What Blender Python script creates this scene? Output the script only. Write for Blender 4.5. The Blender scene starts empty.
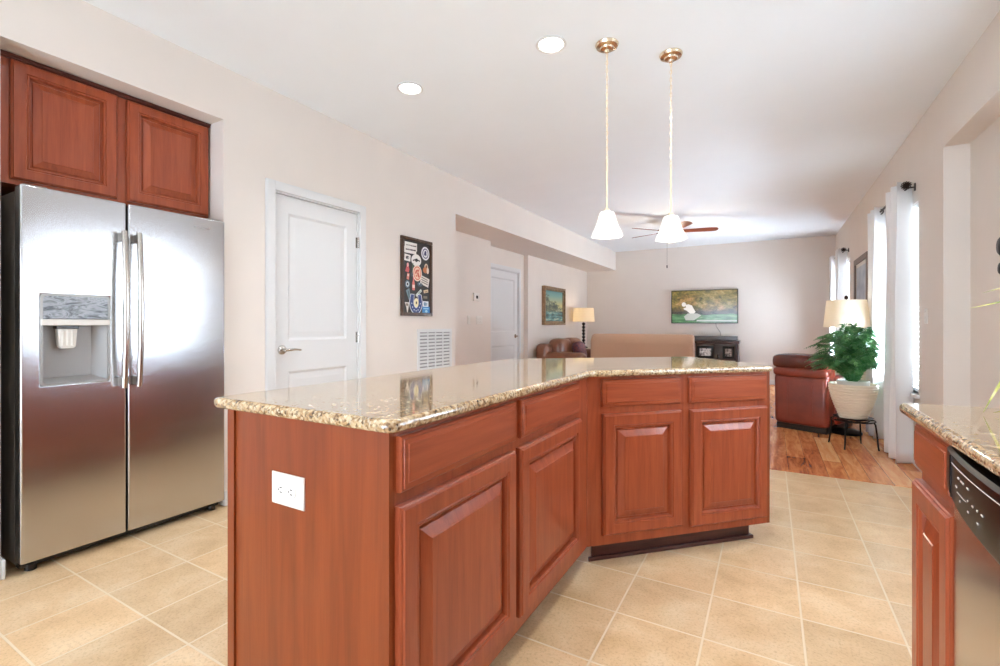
import bpy, bmesh, math, random
from mathutils import Vector, Matrix
R = math.radians
PI = math.pi
random.seed(7)
scene = bpy.context.scene
COL = scene.collection

# ------------------------------------------------------------------ camera
F_PX = 472.0
YAW = math.atan(270 / 472)
cam_d = bpy.data.cameras.new('camera')
cam_d.sensor_width = 36
cam_d.lens = 36 * F_PX / 1000
cam_d.shift_y = (325 - 333) / 1000
cam_d.clip_start = 0.02
cam = bpy.data.objects.new('camera', cam_d)
COL.objects.link(cam)
cam.location = (0, 0, 1.13)
cam.rotation_euler = (PI / 2, 0, YAW)
scene.camera = cam

# ------------------------------------------------------------------ world, lights, exposure
scene.view_settings.view_transform = 'Standard'
scene.view_settings.look = 'None'
scene.view_settings.exposure = 0.74
scene.view_settings.gamma = 1.0
scene.view_settings.use_curve_mapping = False
scene.cycles.max_bounces = 10
scene.cycles.diffuse_bounces = 7
scene.cycles.glossy_bounces = 5
scene.cycles.transmission_bounces = 8
scene.cycles.use_denoising = True
scene.cycles.sample_clamp_indirect = 4

world = bpy.data.worlds.new('world')
scene.world = world
world.use_nodes = True
wn = world.node_tree
wn.nodes['Background'].inputs[0].default_value = (0.88, 0.98, 1.1, 1)
wn.nodes['Background'].inputs[1].default_value = 2.6


def area(name, loc, rot, sx, sy, power, color=(1, 1, 1)):
    d = bpy.data.lights.new(name, 'AREA')
    d.shape = 'RECTANGLE'
    d.size, d.size_y = sx, sy
    d.energy = power
    d.color = color
    o = bpy.data.objects.new(name, d)
    COL.objects.link(o)
    o.location = loc
    o.rotation_euler = rot
    return o


# window daylight as area lights behind the panes; the patio one is added fill
DAY = (0.82, 0.975, 1.16)
area('fill_patio', (-1.2, -2.95, 1.1), (R(118), 0, R(-32)), 3.0, 2.1, 130, DAY)          # added fill from behind the camera, source unseen
area('daylight_sink_window', (1.42, 2.75, 1.42), (R(92), 0, R(90)), 1.4, 1.05, 30, DAY)
area('daylight_dining_window', (1.4, 5.85, 1.3), (R(114), 0, R(90)), 1.15, 1.5, 900, DAY)
area('daylight_living_window', (1.4, 9.25, 1.3), (R(116), 0, R(104)), 1.2, 1.5, 660, DAY)


def point(name, loc, power, color, r=0.05):
    d = bpy.data.lights.new(name, 'POINT')
    d.energy = power
    d.color = color
    d.shadow_soft_size = r
    o = bpy.data.objects.new(name, d)
    COL.objects.link(o)
    o.location = loc
    return o


def spot(name, loc, power, color, ang=120, r=0.06):
    d = bpy.data.lights.new(name, 'SPOT')
    d.energy = power
    d.color = color
    d.spot_size = R(ang)
    d.spot_blend = 0.8
    d.shadow_soft_size = r
    o = bpy.data.objects.new(name, d)
    COL.objects.link(o)
    o.location = loc
    return o


WARM = (1.0, 0.86, 0.68)


# ------------------------------------------------------------------ materials
def lin(c):
    c = c / 255
    return c / 12.92 if c <= 0.04045 else ((c + 0.055) / 1.055) ** 2.4


def S(r, g, b):
    return (lin(r), lin(g), lin(b), 1)


MATS = {}


def mat(name, color, rough=0.5, metal=0.0, coat=0.0, emit=0.0, ecol=None, spec=0.5, trans=0.0, aniso=0.0, sheen=0.0, alpha=1.0):
    m = bpy.data.materials.new(name)
    m.use_nodes = True
    b = m.node_tree.nodes['Principled BSDF']
    b.inputs['Base Color'].default_value = color
    b.inputs['Roughness'].default_value = rough
    b.inputs['Metallic'].default_value = metal
    b.inputs['Coat Weight'].default_value = coat
    b.inputs['Coat Roughness'].default_value = 0.08
    b.inputs['Specular IOR Level'].default_value = spec
    b.inputs['Transmission Weight'].default_value = trans
    b.inputs['Anisotropic'].default_value = aniso
    b.inputs['Sheen Weight'].default_value = sheen
    b.inputs['Alpha'].default_value = alpha
    if emit:
        b.inputs['Emission Color'].default_value = ecol or color
        b.inputs['Emission Strength'].default_value = emit
    MATS[name] = m
    return m


def nd(m, t, **kw):
    n = m.node_tree.nodes.new(t)
    for k, v in kw.items():
        setattr(n, k, v)
    return n


def lk(m, a, b):
    m.node_tree.links.new(a, b)


def pr_(m):
    return m.node_tree.nodes['Principled BSDF']


def coords(m, scale=(1, 1, 1), rot=(0, 0, 0), loc=(0, 0, 0), src='Object'):
    t = nd(m, 'ShaderNodeTexCoord')
    p = nd(m, 'ShaderNodeMapping')
    p.inputs['Scale'].default_value = scale
    p.inputs['Rotation'].default_value = rot
    p.inputs['Location'].default_value = loc
    lk(m, t.outputs[src], p.inputs[0])
    return p.outputs[0]


def noise(m, vec, scale, detail=3, rough=0.5, dist=0.0):
    n = nd(m, 'ShaderNodeTexNoise')
    n.inputs['Scale'].default_value = scale
    n.inputs['Detail'].default_value = detail
    n.inputs['Roughness'].default_value = rough
    n.inputs['Distortion'].default_value = dist
    lk(m, vec, n.inputs['Vector'])
    return n


def ramp(m, fac, stops, interp='LINEAR'):
    r = nd(m, 'ShaderNodeValToRGB')
    r.color_ramp.interpolation = interp
    el = r.color_ramp.elements
    while len(el) < len(stops):
        el.new(0.5)
    for e, (p, c) in zip(el, stops):
        e.position = p
        e.color = c
    lk(m, fac, r.inputs[0])
    return r.outputs[0]


def mix(m, fac, a, b, mode='MIX'):
    n = nd(m, 'ShaderNodeMix', data_type='RGBA', blend_type=mode)
    if hasattr(fac, 'links'):
        lk(m, fac, n.inputs[0])
    else:
        n.inputs[0].default_value = fac
    for v, i in ((a, 6), (b, 7)):
        if hasattr(v, 'links'):
            lk(m, v, n.inputs[i])
        else:
            n.inputs[i].default_value = v
    return n.outputs[2]


def bump(m, h, strength=0.1, dist=0.01):
    b = nd(m, 'ShaderNodeBump')
    b.inputs['Strength'].default_value = strength
    b.inputs['Distance'].default_value = dist
    lk(m, h, b.inputs['Height'])
    lk(m, b.outputs[0], pr_(m).inputs['Normal'])


def painted(name, color, rough=0.8, var=0.03):
    m = mat(name, color, rough)
    v = coords(m)
    n = noise(m, v, 3, 3)
    c2 = tuple(c * (1 - var) for c in color[:3]) + (1,)
    lk(m, ramp(m, n.outputs[0], [(0.3, c2), (0.7, color)]), pr_(m).inputs['Base Color'])
    n2 = noise(m, v, 260, 2)
    bump(m, n2.outputs[0], 0.04, 0.002)
    return m


def wood(name, dark, mid, light, scale=(14, 14, 1.1), rough=0.3, coat=0.12):
    m = mat(name, mid, rough, coat=coat, spec=0.35)
    v = coords(m, scale)
    n1 = noise(m, v, 2.2, 5, 0.6, 0.6)
    v2 = coords(m, tuple(s * 9 for s in scale[:2]) + (scale[2] * 3,))if scale[2] < scale[0] else coords(m, (scale[0] * 3, scale[1] * 9, scale[2] * 9))
    n2 = noise(m, v2, 2.5, 3, 0.6)
    c = ramp(m, n1.outputs[0], [(0.28, dark), (0.5, mid), (0.75, light)])
    c2 = ramp(m, n2.outputs[0], [(0.3, (0.86, 0.83, 0.81, 1)), (0.6, (1, 1, 1, 1))])
    lk(m, mix(m, 0.6, c, c2, 'MULTIPLY'), pr_(m).inputs['Base Color'])
    bump(m, n2.outputs[0], 0.05, 0.002)
    return m


wall_m = painted('greige_wall_paint', S(222, 214, 206))
ceil_m = painted('white_ceiling_paint', S(236, 242, 246), 0.9, 0.015)
white_m = painted('white_trim_paint', S(214, 215, 215), 0.45, 0.01)
wood_v = wood('cherry_wood_upright', S(130, 57, 32), S(151, 71, 41), S(167, 85, 50))
wood_h = wood('cherry_wood_lengthwise', S(130, 57, 32), S(151, 71, 41), S(167, 85, 50), scale=(1.1, 14, 14))
wood_panel = wood('cherry_veneer', S(110, 48, 20), S(126, 57, 25), S(138, 67, 31), scale=(10, 10, 0.7))
dark_wood = wood('dark_espresso_wood', S(38, 22, 18), S(52, 30, 24), S(70, 42, 32), scale=(1.5, 12, 12))
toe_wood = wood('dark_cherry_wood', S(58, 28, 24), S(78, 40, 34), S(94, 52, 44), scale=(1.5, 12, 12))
black_m = mat('black_plastic', S(14, 14, 15), 0.3)
gloss_black = mat('glossy_black_plastic', S(9, 8, 8), 0.3, spec=0.12)
iron_m = mat('black_wrought_iron', S(24, 21, 20), 0.45, metal=0.6)
bronze_m = mat('oil_rubbed_bronze', S(52, 42, 38), 0.35, metal=0.8)
nickel_m = mat('brushed_nickel', S(190, 184, 176), 0.25, metal=1.0)
brass_m = mat('warm_satin_nickel', S(222, 204, 178), 0.25, metal=1.0)
chain_m = mat('pale_gold_chain', S(238, 224, 198), 0.35, metal=0.7)
plate_m = mat('white_plate_plastic', S(218, 215, 208), 0.35)
slot_m = mat('dark_slot', S(60, 55, 50), 0.6)
gray_m = mat('grey_vent_shadow', S(150, 150, 150), 0.7)


def steel(name, color, rough):
    m = mat(name, color, rough, metal=1.0)
    v = coords(m, (0.5, 0.5, 1.0))
    n = noise(m, v, 3.0, 2, 0.4)
    bump(m, n.outputs[0], 0.10, 0.03)
    v2 = coords(m, (3, 3, 400))
    n2 = noise(m, v2, 2, 2)
    lk(m, ramp(m, n2.outputs[0], [(0.3, (rough * 0.95,) * 3 + (1,)), (0.7, (rough * 1.08,) * 3 + (1,))]), pr_(m).inputs['Roughness'])
    return m


steel_m = steel('stainless_steel', S(194, 194, 195), 0.21)
steel_side = mat('grey_steel_side', S(150, 147, 143), 0.4, metal=0.6)


def granite(name):
    m = mat(name, S(190, 165, 130), 0.06, coat=0.5, spec=0.6)
    v = coords(m)
    vo = nd(m, 'ShaderNodeTexVoronoi')
    vo.inputs['Scale'].default_value = 160
    lk(m, v, vo.inputs['Vector'])
    sep = nd(m, 'ShaderNodeSeparateColor')
    lk(m, vo.outputs['Color'], sep.inputs[0])
    c1 = ramp(m, sep.outputs[0], [(0.0, S(40, 30, 25)), (0.16, S(92, 66, 46)), (0.28, S(146, 112, 74)), (0.45, S(174, 144, 104)), (0.66, S(192, 170, 134)), (0.86, S(210, 196, 168))], 'CONSTANT')
    n = noise(m, v, 46, 4, 0.65)
    blot = ramp(m, n.outputs[0], [(0.34, S(60, 44, 34)), (0.44, S(150, 116, 78)), (0.52, S(184, 158, 120)), (0.66, S(206, 188, 158))])
    lk(m, mix(m, 0.45, c1, blot), pr_(m).inputs['Base Color'])
    return m


granite_m = granite('speckled_brown_granite')


def tile_floor():
    m = mat('beige_ceramic_tile', S(216, 186, 150), 0.32)
    v = coords(m, loc=(-0.105, -0.903, 0))
    b = nd(m, 'ShaderNodeTexBrick', offset=0.0, squash=1.0)
    b.inputs['Scale'].default_value = 1
    b.inputs['Brick Width'].default_value = 0.3155
    b.inputs['Row Height'].default_value = 0.3125
    b.inputs['Mortar Size'].default_value = 0.0042
    b.inputs['Mortar Smooth'].default_value = 0.2
    b.inputs['Color1'].default_value = (0.9, 0.9, 0.9, 1)
    b.inputs['Color2'].default_value = (1.06, 1.04, 1.02, 1)
    lk(m, v, b.inputs['Vector'])
    n1 = noise(m, coords(m), 5, 5, 0.6, 0.3)
    n2 = noise(m, coords(m), 95, 5, 0.75)
    base = ramp(m, n1.outputs[0], [(0.3, S(202, 168, 124)), (0.5, S(217, 186, 144)), (0.72, S(226, 202, 166))])
    sp = ramp(m, n2.outputs[0], [(0.34, (0.66, 0.6, 0.54, 1)), (0.5, (1, 1, 1, 1))])
    t = mix(m, 0.7, base, sp, 'MULTIPLY')
    t = mix(m, 1.0, t, b.outputs['Color'], 'MULTIPLY')
    lk(m, mix(m, b.outputs['Fac'], t, S(224, 206, 178)), pr_(m).inputs['Base Color'])
    inv = nd(m, 'ShaderNodeMath', operation='SUBTRACT')
    inv.inputs[0].default_value = 1
    lk(m, b.outputs['Fac'], inv.inputs[1])
    bump(m, inv.outputs[0], 0.3, 0.002)
    return m


def plank_floor():
    m = mat('hickory_plank_floor', S(150, 90, 52), 0.26)
    v = coords(m, rot=(0, 0, R(90)))
    b = nd(m, 'ShaderNodeTexBrick', offset=0.37, squash=1.0)
    b.inputs['Scale'].default_value = 1
    b.inputs['Brick Width'].default_value = 0.95
    b.inputs['Row Height'].default_value = 0.127
    b.inputs['Mortar Size'].default_value = 0.0012
    b.inputs['Color1'].default_value = (0, 0, 0, 1)
    b.inputs['Color2'].default_value = (1, 1, 1, 1)
    b.inputs['Mortar'].default_value = (0.4, 0.4, 0.4, 1)
    lk(m, v, b.inputs['Vector'])
    n = noise(m, coords(m, (9, 1.3, 1)), 2.2, 6, 0.65, 0.8)
    add = nd(m, 'ShaderNodeMath', operation='MULTIPLY_ADD')
    sep = nd(m, 'ShaderNodeSeparateColor')
    lk(m, b.outputs['Color'], sep.inputs[0])
    lk(m, sep.outputs[0], add.inputs[0])
    add.inputs[1].default_value = 0.42
    lk(m, n.outputs[0], add.inputs[2])
    c = ramp(m, add.outputs[0], [(0.38, S(126, 62, 34)), (0.58, S(190, 112, 64)), (0.78, S(222, 150, 94)), (0.98, S(236, 184, 128))])
    lk(m, mix(m, b.outputs['Fac'], c, S(80, 46, 28)), pr_(m).inputs['Base Color'])
    return m


tile_m = tile_floor()
plank_m = plank_floor()


def leather(name, a, b_, rough=0.3):
    m = mat(name, a, rough, coat=0.15)
    v = coords(m)
    n = noise(m, v, 5, 4, 0.6)
    lk(m, ramp(m, n.outputs[0], [(0.3, b_), (0.65, a)]), pr_(m).inputs['Base Color'])
    n2 = noise(m, v, 90, 3)
    bump(m, n2.outputs[0], 0.08, 0.004)
    return m


def fabric(name, a, b_, scale=400, rough=0.9):
    m = mat(name, a, rough, sheen=0.2)
    v = coords(m)
    n = noise(m, v, scale, 2)
    lk(m, ramp(m, n.outputs[0], [(0.35, b_), (0.65, a)]), pr_(m).inputs['Base Color'])
    bump(m, n.outputs[0], 0.15, 0.002)
    return m


red_leather = leather('red_brown_leather', S(136, 56, 38), S(112, 42, 30))
brown_leather = leather('brown_leather', S(132, 82, 56), S(104, 58, 40))
tan_m = fabric('tan_upholstery', S(186, 150, 122), S(172, 136, 110))


def curtain_mat():
    m = mat('white_curtain_cloth', S(238, 238, 238), 0.9)
    nt = m.node_tree
    b = pr_(m)
    t = nd(m, 'ShaderNodeBsdfTranslucent')
    t.inputs[0].default_value = S(240, 240, 242)
    mx = nd(m, 'ShaderNodeMixShader')
    mx.inputs[0].default_value = 0.05
    lk(m, b.outputs[0], mx.inputs[1])
    lk(m, t.outputs[0], mx.inputs[2])
    lk(m, mx.outputs[0], nt.nodes['Material Output'].inputs[0])
    return m


def shade_mat(name, col, emit, ecol):
    m = mat(name, col, 0.8, emit=emit, ecol=ecol)
    b = pr_(m)
    t = nd(m, 'ShaderNodeBsdfTranslucent')
    t.inputs[0].default_value = col
    mx = nd(m, 'ShaderNodeMixShader')
    mx.inputs[0].default_value = 0.5
    lk(m, b.outputs[0], mx.inputs[1])
    lk(m, t.outputs[0], mx.inputs[2])
    lk(m, mx.outputs[0], m.node_tree.nodes['Material Output'].inputs[0])
    return m


curtain_m = curtain_mat()
shade_cream = shade_mat('cream_lampshade_cloth', S(246, 238, 224), 0.0, None)
shade_lit = shade_mat('lit_cream_lampshade_cloth', S(244, 234, 214), 0.12, S(255, 224, 170))
glass_lit = shade_mat('frosted_white_glass', S(246, 244, 240), 0.04, S(255, 250, 240))
bulb_m = mat('glowing_bulb', S(255, 250, 240), 0.4, emit=9, ecol=S(255, 246, 228))
led_m = mat('downlight_lens', S(255, 255, 252), 0.5, emit=7, ecol=S(255, 250, 242))
pane_m = mat('window_glass', S(255, 255, 255), 0.02, trans=1.0, spec=0.4)
blind_m = mat('white_blind_slats', S(245, 245, 243), 0.5)


# ------------------------------------------------------------------ mesh helpers
class MB:
    def __init__(self):
        self.v, self.f, self.mi, self.cur = [], [], [], 0

    def add(self, vs, fs):
        o = len(self.v)
        self.v += [tuple(p) for p in vs]
        for f in fs:
            self.f.append([o + i for i in f])
            self.mi.append(self.cur)
        return self

    def box(self, x0, x1, y0, y1, z0, z1):
        v = [(x, y, z) for x in (x0, x1) for y in (y0, y1) for z in (z0, z1)]
        return self.add(v, [(0, 1, 3, 2), (4, 6, 7, 5), (0, 4, 5, 1), (2, 3, 7, 6), (0, 2, 6, 4), (1, 5, 7, 3)])

    def prism(self, pts, z0, z1):
        n = len(pts)
        v = [(x, y, z0) for x, y in pts] + [(x, y, z1) for x, y in pts]
        fs = [tuple(range(n))[::-1], tuple(range(n, 2 * n))]
        fs += [(i, (i + 1) % n, n + (i + 1) % n, n + i) for i in range(n)]
        return self.add(v, fs)

    def prism_y(self, pts, y0, y1):          # outline in x,z extruded along y
        n = len(pts)
        v = [(x, y0, z) for x, z in pts] + [(x, y1, z) for x, z in pts]
        fs = [tuple(range(n)), tuple(range(n, 2 * n))[::-1]]
        fs += [((i + 1) % n, i, n + i, n + (i + 1) % n) for i in range(n)]
        return self.add(v, fs)

    def prism_x(self, pts, x0, x1):          # outline in y,z extruded along x
        n = len(pts)
        v = [(x0, y, z) for y, z in pts] + [(x1, y, z) for y, z in pts]
        fs = [tuple(range(n))[::-1], tuple(range(n, 2 * n))]
        fs += [(i, (i + 1) % n, n + (i + 1) % n, n + i) for i in range(n)]
        return self.add(v, fs)

    def lathe(self, prof, seg=32, c=(0, 0, 0), axis='z', flute=None):
        rings = []
        n = len(prof)
        vs = []
        for k in range(seg):
            a = 2 * PI * k / seg
            for (r, z) in prof:
                rr = r
                if flute:
                    rr = r * flute(a, z)
                x, y = rr * math.cos(a), rr * math.sin(a)
                p = (x, y, z) if axis == 'z' else ((z, x, y) if axis == 'x' else (x, -z, y))
                vs.append((c[0] + p[0], c[1] + p[1], c[2] + p[2]))
        fs = []
        for k in range(seg):
            k2 = (k + 1) % seg
            for i in range(n - 1):
                fs.append((k * n + i, k2 * n + i, k2 * n + i + 1, k * n + i + 1))
        if prof[0][0] > 1e-6:
            fs.append(tuple(k * n for k in range(seg))[::-1])
        if prof[-1][0] > 1e-6:
            fs.append(tuple(k * n + n - 1 for k in range(seg)))
        return self.add(vs, fs)

    def tube(self, pts, r, seg=10, cap=True, flat=1.0, closed=False):
        pts = [Vector(p) for p in pts]
        n = len(pts)
        rs = r if isinstance(r, (list, tuple)) else [r] * n
        vs = []
        up = None
        for i, p in enumerate(pts):
            if closed:
                d = (pts[(i + 1) % n] - pts[i - 1]).normalized()
            else:
                d = (pts[min(i + 1, n - 1)] - pts[max(i - 1, 0)]).normalized()
            if up is None:
                up = Vector((0, 0, 1)) if abs(d.z) < 0.9 else Vector((1, 0, 0))
            s = d.cross(up).normalized()
            up = s.cross(d).normalized()
            for k in range(seg):
                a = 2 * PI * k / seg
                vs.append(p + s * math.cos(a) * rs[i] + up * math.sin(a) * rs[i] * flat)
        fs = []
        m = n if closed else n - 1
        for i in range(m):
            j = (i + 1) % n
            for k in range(seg):
                k2 = (k + 1) % seg
                fs.append((i * seg + k, i * seg + k2, j * seg + k2, j * seg + k))
        if cap and not closed:
            fs.append(tuple(range(seg))[::-1])
            fs.append(tuple((n - 1) * seg + k for k in range(seg)))
        return self.add(vs, fs)

    def ellipsoid(self, c, s, e=(1, 1), nu=24, nv=14, deform=None):
        def pw(v, q):
            return math.copysign(abs(v) ** q, v)
        vs = []
        for i in range(nv + 1):
            t = -PI / 2 + PI * i / nv
            for j in range(nu):
                a = 2 * PI * j / nu
                p = Vector((s[0] * pw(math.cos(t), e[0]) * pw(math.cos(a), e[1]),
                            s[1] * pw(math.cos(t), e[0]) * pw(math.sin(a), e[1]),
                            s[2] * pw(math.sin(t), e[0])))
                if deform:
                    p = deform(p)
                vs.append(p + Vector(c))
        fs = []
        for i in range(nv):
            for j in range(nu):
                j2 = (j + 1) % nu
                fs.append((i * nu + j, i * nu + j2, (i + 1) * nu + j2, (i + 1) * nu + j))
        return self.add(vs, fs)

    def rings(self, w, h, prof, x0=0, z0=0):
        """raised panel: nested rectangles (inset, depth) facing -y; local x right, z up"""
        vs = []
        for ins, d in prof:
            vs += [(x0 + ins, -d, z0 + ins), (x0 + w - ins, -d, z0 + ins), (x0 + w - ins, -d, z0 + h - ins), (x0 + ins, -d, z0 + h - ins)]
        fs = [(3, 2, 1, 0)]
        n = len(prof)
        for i in range(n - 1):
            for k in range(4):
                k2 = (k + 1) % 4
                fs.append((i * 4 + k, i * 4 + k2, i * 4 + 4 + k2, i * 4 + 4 + k))
        fs.append(tuple((n - 1) * 4 + k for k in range(4)))
        return self.add(vs, fs)

    def build(self, name, mats, parent=None, bevel=0, seg=2, smooth=35, loc=None, rotz=None, weld=False):
        me = bpy.data.meshes.new(name)
        me.from_pydata(self.v, [], self.f)
        ms = mats if isinstance(mats, (list, tuple)) else [mats]
        for m in ms:
            me.materials.append(m)
        if any(self.mi):
            me.polygons.foreach_set('material_index', self.mi)
        bm = bmesh.new()
        bm.from_mesh(me)
        if weld:
            bmesh.ops.remove_doubles(bm, verts=bm.verts, dist=1e-5)
        bmesh.ops.recalc_face_normals(bm, faces=bm.faces)
        bm.to_mesh(me)
        bm.free()
        o = bpy.data.objects.new(name, me)
        COL.objects.link(o)
        if parent:
            o.parent = parent
        if loc:
            o.location = loc
        if rotz is not None:
            o.rotation_euler = (0, 0, rotz)
        if bevel:
            b = o.modifiers.new('bevel', 'BEVEL')
            b.width = bevel
            b.segments = seg
            b.limit_method = 'ANGLE'
            b.angle_limit = R(40)
        if smooth:
            me.polygons.foreach_set('use_smooth', [True] * len(me.polygons))
            me.set_sharp_from_angle(angle=R(smooth if not bevel else 60))
        return o


def tag(o, label=None, cat=None, group=None, kind=None):
    if label:
        o['label'] = label
    if cat:
        o['category'] = cat
    if group:
        o['group'] = group
    if kind:
        o['kind'] = kind
    return o


def thing(name, label, cat, loc=(0, 0, 0), rotz=0, group=None):
    o = bpy.data.objects.new(name, None)
    o.empty_display_size = 0.1
    COL.objects.link(o)
    o.location = loc
    o.rotation_euler = (0, 0, rotz)
    return tag(o, label, cat, group)


def struct(o):
    o['kind'] = 'structure'
    return o


def copy_tree(o, loc, label, parent=None):
    c = o.copy()
    COL.objects.link(c)
    if parent:
        c.parent = parent
    else:
        c.location = loc
        c['label'] = label
    for ch in list(o.children):
        copy_tree(ch, None, None, c)
    return c


# ------------------------------------------------------------------ room shell
XL, XR, YF, H = -2.96, 1.02, 10.32, 2.74
YB = -2.4            # wall behind the camera
XT = 1.155           # recessed kitchen wall
XS, XD, XV = -3.49, -3.70, -3.62   # thermostat wall, hall door wall, living room wall
ZS = 2.337           # soffit

struct(MB().box(-3.9, 1.45, YB - 0.1, 4.27, -0.12, 0).build('floor_kitchen', tile_m, smooth=0))
struct(MB().box(-4.0, 1.3, 4.275, YF + 0.12, -0.12, 0.002).build('floor_living', plank_m, smooth=0))
struct(MB().box(XL, XR, 4.255, 4.29, -0.001, 0.004).build('trim_1', plank_m, bevel=0.002))
struct(MB().box(-4.0, 1.45, YB - 0.1, YF + 0.12, H, H + 0.12).build('ceiling', ceil_m, smooth=0))

# left wall with the fridge alcove (Y 0.716..1.70, to 2.41) and the pantry door hole
w = MB()
w.box(XL - 0.12, XL, YB, 0.716, 0, H)
w.box(XL - 0.12, XL, 0.716, 1.70, 2.412, H)
w.box(XL - 0.12, XL, 1.70, 2.036, 0, H)
w.box(XL - 0.12, XL, 2.036, 2.826, 2.066, H)
w.box(XL - 0.12, XL, 2.826, 4.205, 0, H)
w.box(XL - 0.12, XL, 4.205, YF, ZS, H)           # beam face above the opening
struct(w.build('wall_left', wall_m, smooth=0))
w = MB()
w.box(-3.9, XL - 0.12, 0.626, 0.716, 0, H)
w.box(-3.9, XL - 0.12, 1.70, 1.80, 0, H)
w.box(-3.9, -3.8, 0.716, 1.70, 0, H)
w.box(-3.8, XL - 0.12, 0.716, 1.70, 2.412, H)
struct(w.build('wall_alcove', wall_m, smooth=0))
# passage and living room left walls
w = MB()
w.box(XS - 0.12, XL - 0.12, 4.085, 4.205, 0, ZS)
w.box(XS - 0.12, XS, 4.205, 5.83, 0, ZS)
w.box(XD, XS - 0.12, 5.72, 5.83, 0, ZS)
struct(w.build('wall_passage', wall_m, smooth=0))
w = MB()
w.box(XD - 0.12, XD, 5.72, 6.10, 0, ZS)
w.box(XD - 0.12, XD, 6.10, 7.105, 2.03, ZS)
w.box(XD - 0.12, XD, 7.105, 7.30, 0, ZS)
w.box(XD - 0.12, XV, 7.30, YF, 0, ZS)
struct(w.build('wall_hall', wall_m, smooth=0))
struct(MB().box(-3.9, XL - 0.12, 4.085, YF, ZS, H).build('ceiling_soffit', wall_m, smooth=0))
struct(MB().box(-3.9, 1.3, YF, YF + 0.12, 0, H).build('wall_far', wall_m, smooth=0))

# right wall: recess to the kitchen side, two windows beyond
WIN = [(4.88, 6.4, 0.58, 2.12), (8.62, 9.95, 0.58, 2.12)]
w = MB()
ys = 4.27
for (y0, y1, z0, z1) in WIN:
    w.box(XR, XR + 0.18, ys, y0, 0, H)
    w.box(XR, XR + 0.18, y0, y1, 0, z0)
    w.box(XR, XR + 0.18, y0, y1, z1, H)
    ys = y1
w.box(XR, XR + 0.18, ys, YF, 0, H)
w.box(XR, XR + 0.3, 1.78, 4.27, 2.337, H)       # header over the recess
w.box(XR, XR + 0.3, YB, 1.78, 0, H)
struct(w.build('wall_right', wall_m, smooth=0))
w = MB()
KW = (2.0, 3.5, 0.93, 2.05)
w.box(XT, XT + 0.15, 1.78, KW[0], 0, 2.337)
w.box(XT, XT + 0.15, KW[1], 4.27, 0, 2.337)
w.box(XT, XT + 0.15, KW[0], KW[1], 0, KW[2])
w.box(XT, XT + 0.15, KW[0], KW[1], KW[3], 2.337)
w.box(XR + 0.18, XT + 0.15, 4.27, 4.29, 0, 2.337)
struct(w.build('wall_recess', wall_m, smooth=0))
# wall behind the camera with an added, unseen opening for the fill
w = MB()
w.box(-3.1, -2.7, YB - 0.12, YB, 0, H)
w.box(-2.7, 0.7, YB - 0.12, YB, 2.2, H)
w.box(0.7, 1.32, YB - 0.12, YB, 0, H)
struct(w.build('wall_back', wall_m, smooth=0))


def window(name, axis, x, y0, y1, z0, z1, mull=True):
    """frame, sash bars and pane; axis 'x' means the wall faces along x"""
    e = struct(thing(name, None, None, (x, (y0 + y1) / 2, z0)))
    hw = (y1 - y0) / 2
    h = z1 - z0
    t = 0.045
    f = MB()
    def b(a0, a1, c0, c1, d0=-0.03, d1=0.03):
        if axis == 'x':
            f.box(d0, d1, a0, a1, c0, c1)
        else:
            f.box(a0, a1, d0, d1, c0, c1)
    b(-hw, hw, 0, t); b(-hw, hw, h - t, h); b(-hw, -hw + t, t, h - t); b(hw - t, hw, t, h - t)
    if mull:
        b(-0.03, 0.03, t, h - t)
        b(-hw + t, hw - t, h / 2 - 0.02, h / 2 + 0.02, -0.02, 0.02)
    else:
        b(-0.04, 0.04, t, h - t)
    f.build('window_frame', white_m, e, bevel=0.004)
    g = MB()
    if axis == 'x':
        g.box(-0.003, 0.003, -hw + t, hw - t, t, h - t)
    else:
        g.box(-hw + t, hw - t, -0.003, 0.003, t, h - t)
    g.build('pane', pane_m, e)
    return e


window('window_1', 'x', XR + 0.14, *WIN[0])
window('window_2', 'x', XR + 0.14, *WIN[1])
window('window_3', 'x', XT + 0.1, *KW)
e = window('added_patio_door', 'y', 0, 0, 0.1, 0, 2.2) if False else None
# added patio door behind the camera, unseen, admits the fill
e = struct(thing('added_patio_door', None, None, (-1.0, YB - 0.06, 0)))
f = MB()
for a in (-1.7, -0.03, 1.64):
    f.box(a, a + 0.06, -0.03, 0.03, 0, 2.2)
f.box(-1.64, 1.64, -0.03, 0.03, 2.12, 2.2)
f.box(-1.64, 1.64, -0.03, 0.03, 0, 0.08)
f.build('window_frame', white_m, e, bevel=0.004)
MB().box(-1.64, 1.64, -0.003, 0.003, 0.08, 2.12).build('pane', pane_m, e)


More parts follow.
